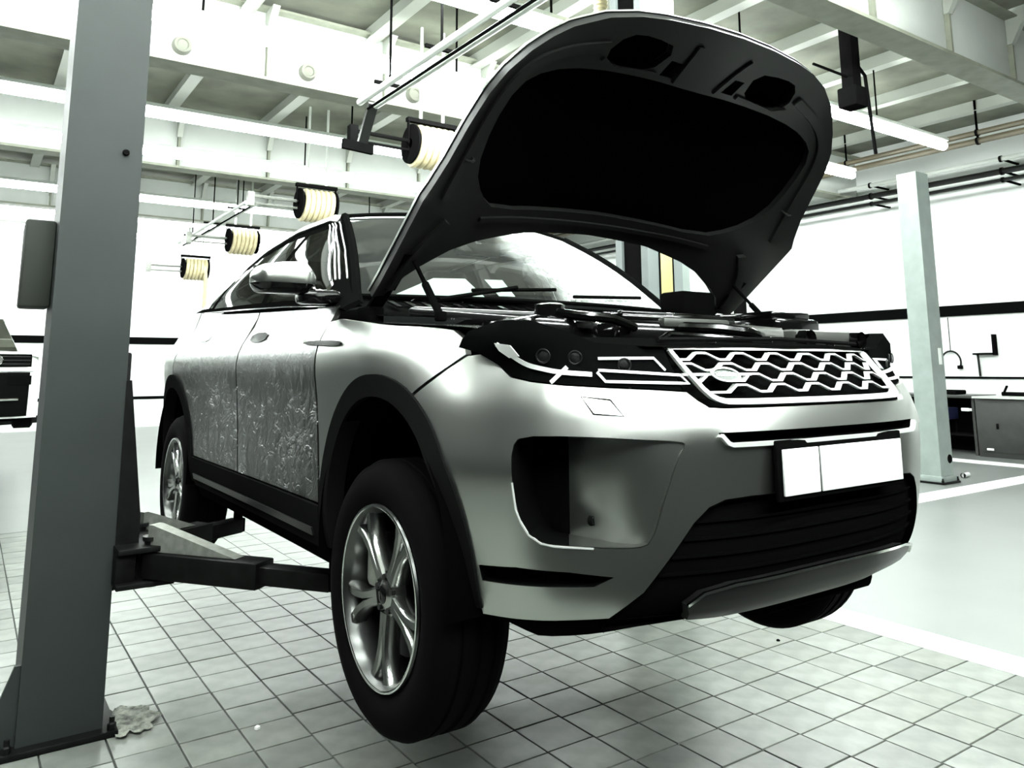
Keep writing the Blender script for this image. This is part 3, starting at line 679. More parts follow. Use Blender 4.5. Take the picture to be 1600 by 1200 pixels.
# ---- interior
m = MB(); m.box((0, .80, 1.50), (1.45, .50, .24), 0, .05); m.box((0, 1.3, 1.18), (.28, .8, .3), 0, .04); part(m, 'dashboard', TRIM)
m = MB(); m.box((0, 1.9, .86), (1.5, 2.6, .10)); part(m, 'cabin_floor', TRIM)
for x in (-.38, .38):
    m = MB(); m.box((x, 1.45, 1.18), (.52, .52, .20), 0, .07); o = part(m, 'front_seat', SEAT)
    m = MB(); m.bar((x, 1.66, 1.22), (x, 1.86, 1.74), .50, .14, (0, 1, 0), .05); part(m, 'seat_back', SEAT, o)
    m = MB(); m.box((x, 1.90, 1.86), (.27, .11, .18), 0, .04); part(m, 'headrest', SEAT, o)
m = MB(); m.box((0, 2.35, 1.18), (1.30, .5, .2), 0, .06); m.bar((0, 2.58, 1.2), (0, 2.75, 1.70), 1.28, .14, (0, 1, 0), .05); part(m, 'rear_bench', SEAT)
m = MB(); c = Vector((-.38, 1.06, 1.50)); ax = Vector((0, .86, .5)); u = Vector((1, 0, 0)); w = ax.cross(u)
m.tube([c+(u*math.cos(R(a))+w*math.sin(R(a)))*.185 for a in range(0, 360, 15)], .016, 8, False, True); m.bar(c-u*.18, c+u*.18, .05, .02); m.bar(c-w*.17, c, .04, .02); part(m, 'steering_wheel', TRIM)
m = MB(); m.prism([(-.62, 1.655), (-.22, 1.665), (-.27, 1.742), (-.42, 1.735)], lambda u, v, d: (u, .50+(v-1.64)*.9+d, v), 0, .002); part(m, 'dashboard_sheet', SHEETW)  # white sheet leaning behind the lower windshield
m = MB(); m.prism([(-.16, 1.67), (-.08, 1.672), (-.10, 1.745), (-.19, 1.742)], lambda u, v, d: (u, .48+(v-1.64)*.9+d, v), 0, .002); part(m, 'dashboard_sheet', SHEETW)
m = MB(); m.box((0, .93, 1.93), (.24, .03, .07), 0, .012); m.tube([(0, .95, 1.95), (0, 1.0, 2.03)], .01, 6); part(m, 'rear_view_mirror', SATB)
# ---- door mirrors
for sg in (-1, 1):
    m = MB(); n = 14
    def mshape(i, j):
        # i along x from the body to the tip, j around: blunt tip, domed top
        x = .912+.232*i; pr = min(1., (i/.22)**.6 if i < .22 else 1.)*min(1., max(0., (1-i)/.14)**.5)
        hgt = np.interp(i, [0, .25, .55, 1], [.045, .064, .060, .040])
        a = 2*math.pi*j; ca, sa = math.cos(a), math.sin(a)
        yy = .080*pr*math.copysign(abs(ca)**.7, ca); zz = (hgt if sa > 0 else .050)*pr*math.copysign(abs(sa)**.75, sa)
        return x, yy, zz
    def mp(i, j):
        x, yy, zz = mshape(i, j); return (sg*x, .55+yy, 1.690+max(zz, -.018))
    m.grid(18, 37, mp); M_ = part(m, 'door_mirror', PAINT)
    m = MB(); m.grid(18, 37, lambda i, j: (sg*mshape(i, j)[0], .55+mshape(i, j)[1], 1.690+min(mshape(i, j)[2], -.018))); m.box((sg*.90, .56, 1.635), (.14, .11, .05), 0, .018); part(m, 'mirror_base', GLOSSB, M_)
    m = MB(); m.grid(4, 4, lambda i, j: (sg*(.945+.165*i), .636, 1.66+.085*j)); part(m, 'mirror_glass', CHROME, M_)
# ---- hood, open
def HN(x, t):
    e = np.interp(t, [0, .11, .45, .7, 1.176], [0, -.017, -.05, -.026, 0])
    w = .86 if t < .45 else np.interp(t, [.45, .9, 1.176], [.86, .80, .80])
    k = max(0., min(1., (t-.25)/.926)); n0 = .19*(1-k**2.5)
    return e+n0*(1-min(1., abs(x)/w)**2.3)
def HD(x, t, off=0.):
    n = HN(x, t)+off
    return (x, .243-.734*t+.68*n, 1.612+.68*t+.734*n)
hr = [(.80, .012), (.86, .03), (.86, .24), (.86, .456), (.845, .498), (.822, .583), (.80, .717), (.78, .812), (.75, .884), (.70, .954), (.65, 1.007), (.60, 1.05), (.5, 1.106), (.4, 1.138), (.3, 1.156), (.15, 1.171), (0, 1.176)]
rear = [(0, .256), (.3, .244), (.5, .21), (.6, .18), (.7, .126), (.75, .091), (.78, .047)]
hood_poly = hr+[(-u, v) for u, v in hr[:-1][::-1]]+[(-u, v) for u, v in rear[1:][::-1]]+rear
padp = [(.0, .935), (.20, .94), (.45, .93), (.60, .90), (.68, .84), (.70, .70), (.68, .54), (.60, .43), (.50, .36), (.15, .36), (0, .365)]
padp = smoothpoly(padp+[(-u, v) for u, v in padp[1:-1][::-1]], 1)
pk = smoothpoly([(.185, 1.07), (.31, 1.085), (.395, 1.07), (.43, .985), (.36, .950), (.22, .958)], 1)
sq = [(.115, 1.022), (.172, 1.024), (.172, .962), (.115, .962)]
m = MB(); panel(m, hood_poly, [], HD, .045, .012, .010); hood = part(m, 'hood', PAINT, out=(0, .7, .7)); hood['label'] = 'open hood, dark ribbed underside showing'
holes = [padp, pk, sgn(pk), sq, sgn(sq)]
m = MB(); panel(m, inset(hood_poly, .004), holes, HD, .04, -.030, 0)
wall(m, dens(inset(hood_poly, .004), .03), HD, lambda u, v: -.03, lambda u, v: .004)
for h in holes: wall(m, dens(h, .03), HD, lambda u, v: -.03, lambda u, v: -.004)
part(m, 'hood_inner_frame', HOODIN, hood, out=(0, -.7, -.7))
m = MB(); panel(m, padp, [], HD, .05, -.008, 0); part(m, 'hood_insulation', PAD, hood, out=(0, -.7, -.7))
for sg in (-1, 1):
    m = MB(); panel(m, [(sg*u, v) for u, v in pk], [], HD, .05, -.002, 0); panel(m, [(sg*u, v) for u, v in sq], [], HD, .05, -.002, 0); part(m, 'latch_pocket', PAD, hood)
    m = MB(); strip(m, dens([(sg*.19, .962), (sg*.25, .958), (sg*.37, .948), (sg*.43, .972)], .03, False), HD, .014, -.012, -.028); part(m, 'pressed_rib', HOODIN, hood)
    m = MB(); strip(m, smoothpoly([(sg*.44, 1.02), (sg*.58, .975), (sg*.68, .91), (sg*.73, .80), (sg*.75, .62), (sg*.77, .45)], 2, False), HD, .03, -.014, -.028); part(m, 'pressed_rib', HOODIN, hood)
    m = MB(); strip(m, smoothpoly([(sg*.12, 1.10), (sg*.11, 1.06), (sg*.095, .95)], 1, False), HD, .02, -.012, -.028); part(m, 'pressed_rib', HOODIN, hood)
    m = MB(); c = Vector(HD(sg*.745, .59, -.032)); m.tube([c+Vector((.02*math.cos(R(a)), .014*math.sin(R(a)), -.014*math.sin(R(a))*0+.014*math.sin(R(a)))) for a in range(0, 360, 30)], .004, 6, False, True); part(m, 'hood_grommet', HOODIN, hood)
    m = MB(); strip(m, smoothpoly([(sg*.80, .06), (sg*.79, .15), (sg*.76, .25), (sg*.70, .34)], 2, False), HD, .03, -.02, -.028); part(m, 'pressed_rib', HOODIN, hood)
    # gas strut and hinge
    a, b = Vector(HD(sg*.765, .19, -.04)), Vector((sg*.77, -.10, 1.535)); c = a.lerp(b, .45)
    m = MB(); m.tube([a, c], .007, 8); m.tube([c, b], .012, 8); m.box(b, (.03, .03, .03), 0, .006); part(m, 'gas_strut', SATB, hood)
    m = MB(); m.bar((sg*.80, .34, 1.56), HD(sg*.80, .05, -.02), .05, .012); m.bar(HD(sg*.80, .05, -.03), HD(sg*.80, .22, -.03), .05, .012); m.box((sg*.80, .33, 1.56), (.06, .10, .06), 0, .01); part(m, 'hood_hinge', SATB, hood)
m = MB(); strip(m, dens([(-.55, .325), (-.24, .315), (.24, .315), (.55, .325)], .05, False), HD, .018, -.012, -.028); part(m, 'pressed_rib', HOODIN, hood)
# ---- engine bay
m = MB()
for sg in (-1, 1):
    m.grid(14, 5, lambda i, j: (sg*(np.interp(-.62+1.2*i, [-.62, -.3, .1, .58], [.60, .80, .86, .84])-.16*j**.7), -.62+1.2*i, np.interp(-.62+1.2*i, [-.62, -.3, .1, .58], [1.43, 1.49, 1.515, 1.56])-.35*j**1.5))
m.box((0, .03, 1.16), (1.2, .95, .06)); part(m, 'engine_bay', SATB)
m = MB(); m.grid(3, 25, lambda i, j: ((2*j-1)*(.50+.22*i), np.interp(abs(2*j-1)*(.5+.22*i), [0, .3, .5, .75], [-.715, -.70, -.665, -.56])+.20*i-.012, 1.436+.03*i)); part(m, 'slam_panel', SATB, out=(0, 0, 1))
for sg in (-1, 1):
    m = MB(); m.grid(12, 4, lambda i, j: (sg*(np.interp(i, [0, .35, 1], [.62, .84, .865])-.16*j), np.interp(i, [0, .35, 1], [-.60, -.35, .30]), np.interp(i, [0, .35, 1], [1.448, 1.492, 1.535])+.012*math.sin(math.pi*j)*(1 if i > .1 else 0)-.02*j)); part(m, 'fender_rail', GLOSSB, out=(0, 0, 1))
m = MB(); m.grid(6, 25, lambda i, j: ((2*j-1)*.80, .20+.245*i+.06*(2*j-1)**2, 1.555+.075*i)); part(m, 'cowl_panel', SATB, out=(0, 0, 1))
for k in range(22): part(MB().bar((-.70+k*.066, .31, 1.592), (-.70+k*.066, .39, 1.616), .02, .006), 'cowl_vent', GLOSSB)
m = MB(); m.box((-.02, -.16, 1.44), (.66, .50, .17), 0, .035); m.box((-.02, -.16, 1.535), (.52, .38, .03), 0, .012); ec = part(m, 'engine_cover', ENG)
for k in range(5): part(MB().box((-.02, -.30+k*.07, 1.553), (.46, .022, .012), 0, .004), 'cover_rib', ENG, ec)
part(MB().box((-.02, -.40, 1.52), (.30, .03, .03), 0, .008), 'cover_badge', ENGG, ec)
m = MB(); m.bar((-.74, .14, 1.565), (.74, .14, 1.565), .06, .030, (0, 0, 1), .01); m.bar((-.74, .14, 1.565), (-.45, -.42, 1.50), .045, .02, (0, 0, 1), .006); m.bar((.74, .14, 1.565), (.45, -.42, 1.50), .045, .02, (0, 0, 1), .006); part(m, 'strut_brace', mat('satin_dark_brace', (.02, .021, .02), .3, .5))
for sg in (-1, 1):
    m = MB(); m.lathe([(-.03, .09), (.0, .09), (.012, .075), (.014, .03), (.03, .028), (.03, .0)], (sg*.60, .03, 1.49), 'Z', 24); part(m, 'strut_tower', ENG)
m = MB(); m.box((.53, -.22, 1.46), (.26, .34, .19), 0, .02); m.box((.53, -.22, 1.565), (.22, .28, .03), 0, .01); part(m, 'battery_box', ENG)
m = MB(); m.box((.44, -.50, 1.468), (.34, .13, .07), 0, .02); m.tube([(.27, -.50, 1.475), (.18, -.44, 1.485), (.14, -.34, 1.49)], .035, 10); part(m, 'air_intake', ENGG)
m = MB()
for x in (.30, .58): m.lathe([(-.02, .028), (.02, .028), (.024, .02), (.024, 0)], (x, -.575, 1.472), 'Y', 14)
part(m, 'intake_clips', ENG)
m = MB(); m.box((-.52, -.24, 1.455), (.24, .30, .15), 0, .03); m.lathe([(0, .045), (.035, .045), (.04, .03), (.04, 0)], (-.52, -.30, 1.53), 'Z', 18); part(m, 'coolant_tank', ENG)
m = MB(); m.box((.62, .22, 1.635), (.20, .14, .13), 0, .015); part(m, 'brake_reservoir', SATB)
m = MB(); m.lathe([(-.04, .04), (.035, .04), (.04, .03), (.04, 0)], (-.66, -.40, 1.45), 'Z', 16); part(m, 'washer_filler', ENG)
for pts, r in (([(-.30, -.42, 1.50), (-.42, -.46, 1.52), (-.50, -.40, 1.53), (-.52, -.34, 1.54)], .014), ([(.26, -.1, 1.52), (.36, -.05, 1.55), (.45, .05, 1.54), (.56, .16, 1.56)], .012), ([(-.2, .06, 1.53), (-.35, .1, 1.545), (-.55, .12, 1.53), (-.66, .05, 1.50)], .012), ([(-.12, -.38, 1.51), (-.02, -.50, 1.50), (.10, -.52, 1.49), (.20, -.48, 1.48)], .016), ([(-.40, -.62, 1.452), (-.3, -.56, 1.475), (-.15, -.58, 1.47), (.0, -.60, 1.458)], .009)):
    part(MB().tube([Vector(q) for q in pts], r, 8), 'engine_hose', ENG)
for x, y, z in ((-.30, -.10, 1.555), (.24, -.10, 1.555), (-.62, .10, 1.545), (.05, -.62, 1.462), (-.22, -.64, 1.455), (.36, -.62, 1.455)):
    part(MB().lathe([(-.006, .014), (.008, .014), (.011, .009), (.011, 0)], (x, y, z), 'Z', 10), 'bolt_cap', CHROME)
m = MB()
m.tube([(-.44, -.655, 1.455), (0, -.70, 1.462), (.44, -.655, 1.455)], .007, 6); part(m, 'bonnet_seal', CLAD)
# ---- wheels
WZ = .756; TR = .368
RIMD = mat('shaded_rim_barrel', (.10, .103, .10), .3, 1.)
def wheel(sg, yc):
    cx = sg*.800
    root = bpy.data.objects.new('wheel', None); COL.objects.link(root); root.location = (cx, yc, WZ); root.parent = suv; root.matrix_parent_inverse = Matrix.Translation(-suv.location)
    def sub(mb, name, m, smooth=40):
        o = mb.build(name, m, smooth=smooth); o.parent = root; o.rotation_euler = (0, 0, 0 if sg < 0 else math.pi); return o
    # built for the right-hand side: outer face towards -x
    prof = [(.10, .243), (.113, .27), (.118, .30), (.112, .335), (.095, .356), (.075, .364)]
    tp = prof+[(.07, .368), (.055, .368), (.052, .360), (.046, .360), (.043, .368), (.012, .368), (.009, .360), (-.009, .360), (-.012, .368), (-.043, .368), (-.046, .360), (-.052, .360), (-.055, .368), (-.07, .368)]+[(-a, r) for a, r in prof[::-1]]
    sub(MB().lathe(tp, (0, 0, 0), 'X', 72), 'tyre', RUB)
    sub(MB().lathe([(-.104, .246), (-.110, .243), (-.110, .236), (-.098, .228), (-.08, .222), (.08, .215), (.10, .243)], (0, 0, 0), 'X', 64), 'rim', RIMD)
    sub(MB().lathe([(-.1125, .2445), (-.1135, .2405), (-.112, .2365), (-.108, .2385)], (0, 0, 0), 'X', 64, True), 'rim_lip', CHROME)
    spk = MB()
    def ray(a, r): return (r*math.cos(a), r*math.sin(a))
    def blade(mb, pts, wd, x0, x1, th):
        # pts: list of 2D centreline points; wd widths; x depths outer face
        vs = []; k = len(pts)
        for i in range(k):
            a = pts[max(i-1, 0)]; b = pts[min(i+1, k-1)]; e = (b[0]-a[0], b[1]-a[1]); l = math.hypot(*e); nx, ny = -e[1]/l, e[0]/l; w = wd[i]/2; x = x0+(x1-x0)*i/(k-1)
            p_ = pts[i]
            vs += [(x+.012, p_[0]+nx*w, p_[1]+ny*w), (x, p_[0]+nx*w*.55, p_[1]+ny*w*.55), (x, p_[0]-nx*w*.55, p_[1]-ny*w*.55), (x+.012, p_[0]-nx*w, p_[1]-ny*w), (x+th, p_[0]-nx*w*.9, p_[1]-ny*w*.9), (x+th, p_[0]+nx*w*.9, p_[1]+ny*w*.9)]
        fs = []
        for i in range(k-1):
            for q in range(6): fs.append((i*6+q, i*6+(q+1) % 6, i*6+6+(q+1) % 6, i*6+6+q))
        fs += [tuple(range(6)), tuple(range((k-1)*6, k*6))[::-1]]
        mb.add(vs, fs)
    for k in range(5):
        a0 = R(-90+72*k); s = MB()
        for d in (-1, 1):
            pts = [ray(a0+d*R(11), .050), ray(a0+d*R(6.0), .095), ray(a0+d*R(5.2), .14), ray(a0+d*R(7.5), .19), ray(a0+d*R(11.5), .236)]
            blade(s, pts, [.038, .031, .031, .033, .042], -.088, -.098, .045)
        sub(s, 'spoke', ALLOY)
    sub(MB().lathe([(-.094, 0), (-.094, .022), (-.090, .030), (-.084, .040), (-.080, .062), (-.05, .066)], (0, 0, 0), 'X', 30), 'hub', ALLOY)
    sub(MB().lathe([(-.098, 0), (-.098, .018), (-.094, .0245)], (0, 0, 0), 'X', 24), 'centre_cap', GLOSSB)
    for k in range(5):
        a = R(-54+72*k); sub(MB().lathe([(-.090, 0), (-.090, .009), (-.07, .010)], (0, .047*math.cos(a), .047*math.sin(a)), 'X', 8), 'lug_nut', DARKM)
    sub(MB().lathe([(-.03, .05), (-.03, .17), (-.008, .17), (-.008, .05)], (0, 0, 0), 'X', 40), 'brake_disc', DARKM)
    sub(MB().box((-.02, .145, .06), (.09, .07, .15), 0, .02), 'brake_caliper', STEELL)
    sub(MB().lathe([(.02, 0), (.02, .222)], (0, 0, 0), 'X', 32), 'wheel_back', SATB)
for sg in (-1, 1):
    wheel(sg, 0.0); wheel(sg, 2.681)

# ================================================================== lifts
def lift_post(cx, cy, sgn_, w, d, h, label, m, carz=None, arms=None, plate=None, group='two-post lift columns', plainback=False):
    """C-shaped lift column, open towards sgn_ (+1 = +x)"""
    t = thing('lift_column', (cx, cy, 0), label, 'lift column', group)
    prof = [(-w/2, -d/2), (w/2, -d/2), (w/2, -d/2+.06), (w/2-.02, -d/2+.06), (w/2-.02, -d/2+.02), (-w/2+.02, -d/2+.02), (-w/2+.02, d/2-.02), (w/2-.02, d/2-.02), (w/2-.02, d/2-.06), (w/2, d/2-.06), (w/2, d/2), (-w/2, d/2)]
    rebase(MB().prism(prof, lambda u, v, z: (cx+sgn_*u, cy+v, z), .02, h).build('column', m, smooth=20), t)
    rebase(MB().box((cx, cy, .012), (w+.10, d+.10, .024), 0, .004).build('base_plate', STEEL), t)
    for ax in (-1, 1):
        for ay in (-1, 1):
            rebase(MB().lathe([(.024, .016), (.045, .016), (.05, .01), (.07, .01), (.07, 0)], (cx+ax*(w/2+.028), cy+ay*(d/2+.028), 0), 'Z', 6).build('anchor_bolt', STEEL, smooth=0), t)
    return t
# ---- the grey column in the foreground and its partner
PXC, PYC, PW_, PD_ = -1.508, 1.60, .285, .30
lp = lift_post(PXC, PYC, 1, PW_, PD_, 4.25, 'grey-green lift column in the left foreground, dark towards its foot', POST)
def lpart(mb, name, m, t, parent=None, smooth=35):
    o = mb.build(name, m, smooth=smooth)
    if parent is None: rebase(o, t)
    else: o.parent = parent
    return o
lpart(MB().box((-1.705, 1.66, 1.815), (.11, .16, .36), 0, .012), 'control_box', mat('box_grey', (.022, .025, .021), .6, spec=.1), lp)
lpart(MB().lathe([(-.012, 0), (-.012, .012), (0, .014)], (-1.43, 1.447, 2.29), 'Y', 12), 'bolt_hole', BLK, lp)
lpart(MB().prism([(0, .02), (.12, .02), (.02, .30), (0, .30)], lambda u, v, d: (PXC-PW_/2-u, PYC-PD_/2+.02+d, v), 0, .02), 'foot_gusset', POST, lp, smooth=0)
def carriage(t, sg, xi, y0, pads):
    """carriage and two swinging arms on the inner side of a column; sg=+1 arms reach to +x"""
    X = lambda dx: xi+sg*dx
    cb = MB(); cb.box((X(-.04), y0, .98), (.13, .17, .95), 0, .01)
    cb.prism([(.0, 1.34), (.02, 1.34), (.085, .80), (.085, .55), (.0, .55)], lambda u, v, d: (X(u), y0-.155+d, v), 0, .02)
    cb.prism([(.0, 1.34), (.02, 1.34), (.085, .80), (.085, .55), (.0, .55)], lambda u, v, d: (X(u), y0+.135+d, v), 0, .02)
    c = lpart(cb, 'carriage', STEEL, t)
    k = MB(); k.box((X(.10), y0-.07, .685), (.21, .40, .02), 0, .003); k.box((X(.10), y0-.07, .555), (.21, .40, .02), 0, .003); k.box((X(.03), y0-.05, .62), (.07, .36, .13), 0, .003)
    lpart(k, 'arm_bracket', STEEL, t, c)
    for (px, py, pz), oy in zip(pads, (-.20, .12)):
        piv = Vector((X(.13), y0+oy, .62)); end = Vector((px, py, .62)); mid = piv.lerp(end, .64)
        a = lpart(MB().bar(piv, mid, .11, .095, (0, 0, 1), .006), 'arm', STEEL, t)
        lpart(MB().bar(mid-(end-piv)*.05, end, .08, .065, (0, 0, 1), .006), 'arm_extension', STEEL, t, a)
        q = piv.lerp(end, .45); lpart(MB().prism([(0, .05), (.50*(end-piv).length, .05), (.02, .15), (0, .15)], lambda u, v, d, p0=piv, e=(end-piv).normalized(): p0+e*u+Vector((0, 0, v))+e.cross(Vector((0, 0, 1)))*d, -.028, .028), 'arm_gusset', STEELL, t, a, 0)
        lpart(MB().lathe([(-.085, 0), (-.085, .032), (.09, .032), (.09, .040), (.105, .040), (.105, 0)], piv, 'Z', 20), 'pivot_pin', DARKM, t, a)
        lpart(MB().lathe([(-.03, .035), (.03, .035), (.03, .022), (pz-.62-.025, .022), (pz-.62-.025, .055), (pz-.62, .06), (pz-.62, 0)], end, 'Z', 18), 'lift_pad', RUB, t, a)
    return c
carriage(lp, 1, PXC+PW_/2, PYC, [(-.74, .72, .738), (-.74, 1.98, .738)])
MXC = 1.755
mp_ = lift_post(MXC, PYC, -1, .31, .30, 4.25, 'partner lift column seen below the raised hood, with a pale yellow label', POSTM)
carriage(mp_, -1, MXC-.155, PYC, [(.74, .72, .738), (.74, 1.98, .738)])
lpart(MB().box((MXC-.118, PYC+.0, 2.75), (.03, .18, 2.4)), 'channel_shade_fill', BLK, mp_, smooth=0)  # black box added for the shade inside the column's open channel
lpart(MB().box((MXC+.005, PYC-.153, 1.93), (.105, .006, .36), 0, .002), 'warning_label', YEL, mp_)
lpart(MB().box((MXC-.055, PYC-.153, 1.93), (.012, .006, .42)), 'label_edge', BLK, mp_, smooth=0)
lpart(MB().box((MXC+.065, PYC-.153, 1.93), (.012, .006, .42)), 'label_edge', BLK, mp_, smooth=0)
lpart(MB().box((MXC+.24, PYC+.02, 2.0), (.15, .18, 3.0), 0, .01), 'cable_duct', POSTL, mp_)
wl_ = lpart(MB().box((MXC+.02, PYC-.153, 3.72), (.28, .006, .42), 0, .002), 'capacity_plate', WHITEP, mp_)
mk_ = MB()
for a, b, c, d in ((-.02, 3.66, .012, .10), (.02, 3.705, .07, .012), (.045, 3.665, .012, .05), (.07, 3.665, .03, .010), (.07, 3.64, .03, .010)): mk_.box((MXC+.02+a, PYC-.158, b), (c, .004, d))
lpart(mk_, 'plate_marking', BLK, mp_, wl_, 0)
# ---- pale column standing in the next bay
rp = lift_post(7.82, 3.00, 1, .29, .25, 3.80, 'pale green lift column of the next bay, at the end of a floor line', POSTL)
lpart(MB().box((7.88, 2.873, 1.50), (.07, .006, .20), 0, .002), 'column_label', WHITEP, rp)
lpart(MB().lathe([(-.01, 0), (-.01, .05), (0, .055)], (7.90, 2.88, .28), 'Y', 16), 'cable_hole', BLK, rp)
lpart(MB().box((7.82, 3.0, .05), (.34, .30, .08), 0, .01), 'foot_collar', POSTL, rp)
bk = thing('bolt_nut', (8.42, 3.0, 0), 'small loose bolt lying beside the pale lift column', 'bolt')
rebase(MB().lathe([(.0, .03), (.03, .03), (.03, .0)], (8.42, 3.0, .03), 'X', 6).build('bolt_head', STEEL, smooth=0), bk)
rebase(MB().tube([(8.45, 3.0, .03), (8.60, 3.02, .03)], .028, 8).build('bolt_shank', WHITEP), bk)
# ---- broken mortar patch by the column foot
m = MB(); n = 26
pv = [(-1.262+.105*math.cos(2*math.pi*i/n)*(1+.22*rnd.uniform(-1, 1)), 1.52+.15*math.sin(2*math.pi*i/n)*(1+.2*rnd.uniform(-1, 1))) for i in range(n)]
panel(m, pv, [], lambda u, v, o: (u, v, .006+.010*rnd.random()), .018, 0, .012)
tag(m.build('mortar_patch', RUBBLE, smooth=0), 'rough broken mortar patch on the floor at the grey column foot', 'floor patch')
tag(MB().lathe([(0, .012), (.008, .011), (.012, .006), (.012, 0)], (-.86, 1.16, 0), 'Z', 7).build('pebble', WHITEP), 'tiny white chip lying on the dark tiles', 'chip')
tag(MB().lathe([(0, .010), (.006, .009), (.010, 0)], (1.62, .62, 0), 'Z', 7).build('pebble', BLK), 'tiny black speck on the pale tiles beside the white line', 'chip')

# ================================================================== overhead hose reels
RLAB = ['largest cream hose reel, half hidden by the raised hood', 'second cream hose reel, just above the car roof', 'third cream hose reel, left of the car roof', 'farthest cream hose reel with its hose hanging down']
RP = [(2.42, 5.85, 3.98), (2.33, 9.40, 3.89), (2.38, 13.6, 3.90), (2.30, 17.2, 3.72)]
for n, (x, y, z) in enumerate(RP):
    t = thing('hose_reel', (x, y, z), RLAB[n], 'hose reel', 'overhead hose reels')
    rebase(MB().lathe([(-.27, .10), (-.27, .14), (.27, .14), (.27, .10)], (x, y, z), 'X', 24, True).build('drum', BLK), t)
    for k in range(6):
        c = Vector((x-.20+k*.08, y, z)); a0 = .5
        pts = [c+Vector((.02*math.sin(R(a)), .205*math.cos(R(a)), .205*math.sin(R(a))*1.08-.02)) for a in range(0, 360, 15)]
        rebase(MB().tube(pts, .039, 8, False, True).build('hose_coil', HOSE), t)
    for s in (-1, 1): rebase(MB().lathe([(-.012, .06), (-.012, .235), (.012, .235), (.012, .06)], (x+s*.275, y, z), 'X', 28, True).build('side_flange', BLK), t)
    f = MB(); f.bar((x-.33, y, z+.29), (x+.33, y, z+.29), .07, .05); f.bar((x-.31, y, z+.29), (x-.31, y, z), .05, .012, (1, 0, 0)); f.bar((x+.31, y, z+.29), (x+.31, y, z), .05, .012, (1, 0, 0))
    rebase(f.build('frame', BLK, smooth=0), t)
    f = MB(); f.tube([(x-.15, y, z+.30), (x-.15, y, ZC)], .02, 6); f.tube([(x+.15, y, z+.30), (x+.15, y, ZC)], .02, 6); rebase(f.build('hanger', PIPEW), t)
    f = MB(); f.tube([(x-.30, y, z+.03), (x-1.0, y-.05, z+.02)], .024, 8); f.tube([(x-.30, y, z-.08), (x-1.0, y-.05, z-.09)], .018, 8); f.box((x-1.02, y-.05, z-.03), (.10, .10, .22), 0, .01); rebase(f.build('feed_pipe', STEELL if n else BLK), t)
    if n == 3: rebase(MB().tube([(x+.18, y-.2, z+.05), (x+.20, y-.22, z-.3), (x+.20, y-.22, z-1.35)], .045, 8).build('hanging_hose', HOSE), t)
t = thing('duct_hose', (3.0, 3.75, 5.3), 'cream ribbed hose hanging from the roof left of the hood tip', 'hose')
q = MB(); q.lathe([(0.02*i, .055+(.012 if i % 2 else 0)) for i in range(-45, 20)], (2.62, 3.0, 4.92), 'Z', 14); o = q.build('ribbed_hose', HOSE); rebase(o, t)
# twin pale rails the reels are fed from, with clamps
def rail(name, pts, label, hang, m=PIPEW, r=.035):
    t = thing(name, pts[0], label, 'pipe', 'overhead pipes')
    for dx in (-.09, .09): rebase(MB().tube([Vector(q)+Vector((dx, 0, 0)) for q in pts], r, 8).build('pipe', m), t)
    rebase(MB().tube([Vector(q)+Vector((0, 0, -.05)) for q in pts], .014, 6).build('cable', BLK), t)
    for k in range(hang):
        q = Vector(pts[0]).lerp(Vector(pts[-1]), (k+.5)/hang); h = MB(); h.bar(q+Vector((-.16, 0, .05)), q+Vector((.16, 0, .05)), .03, .03); h.tube([q+Vector((.0, 0, .05)), Vector((q.x, q.y, ZC))], .012, 6)
        rebase(h.build('pipe_clamp', BLK), t)
    return t
rl_ = rail('twin_rail', [(1.22, 1.95, 4.04), (1.22, 5.0, 4.04)], 'pale twin rail slanting behind the hood towards the nearest hose reel', 3)
rail('twin_rail', [(1.62, 10.4, 4.02), (1.62, 15.3, 4.02)], 'far thin twin rail sloping down between the grey column and the car roof', 3, PIPEW, .028)
f = MB(); f.bar((1.28, 5.0, 4.06), (1.30, 5.3, 3.72), .10, .05); rebase(f.build('drop_link', DARKM), rl_)
f = MB(); f.bar((1.08, 5.3, 3.68), (1.42, 5.3, 3.66), .05, .10); rebase(f.build('drop_yoke', BLK), rl_)
# ---- pipes along the right wall
PIP = [(10.6, 4.93, .045, PIPEB, 'upper brown pipe below the right end of the light strip'), (10.6, 4.80, .05, PIPEB, 'lower brown pipe running beside the upper one'), (11.3, 4.62, .04, PIPEW, 'pale pipe high on the right wall'), (11.3, 4.42, .05, DARKM, 'dark pipe under the pale pipe on the right wall'), (11.3, 4.28, .03, DARKM, 'lowest thin dark pipe high on the right wall')]
for x, z, r, mm, lb in PIP:
    t = thing('wall_pipe', (x, 0, z), lb, 'pipe', 'pipes along the right wall')
    rebase(MB().tube([(x, Y0, z), (x, Y1, z)], r, 8).build('pipe', mm), t)
    for k in range(9):
        y = -1+k*2.2
        h = MB(); 
        if x < 11: h.tube([(x, y, z), (x, y, ZC)], .018, 6)
        else: h.bar((x, y, z), (X1, y, z), .03, .03)
        h.lathe([(-.02, r+.012), (.02, r+.012)], (x, y, z), 'Y', 10); rebase(h.build('pipe_hanger', BLK), t)
t = thing('roof_duct', (5.55, 2.36, 4.1), 'black square drop duct hanging below the nearest girder', 'duct')
rebase(MB().box((5.55, 2.36, 4.80), (.15, .14, ZC-4.15), 0, .01).build('shaft', BLK), t)
rebase(MB().box((5.55, 2.36, 4.18), (.22, .22, .22), 0, .02).build('mouth', BLK), t)
rebase(MB().tube([(5.64, 2.36, 4.6), (5.85, 2.38, 4.5), (5.92, 2.4, 4.2), (5.98, 2.4, 3.65)], .02, 6).build('cable', BLK), t)
rebase(MB().tube([(4.95, 2.4, 4.44), (5.55, 2.36, 4.40)], .014, 6).build('side_cable', BLK), t)

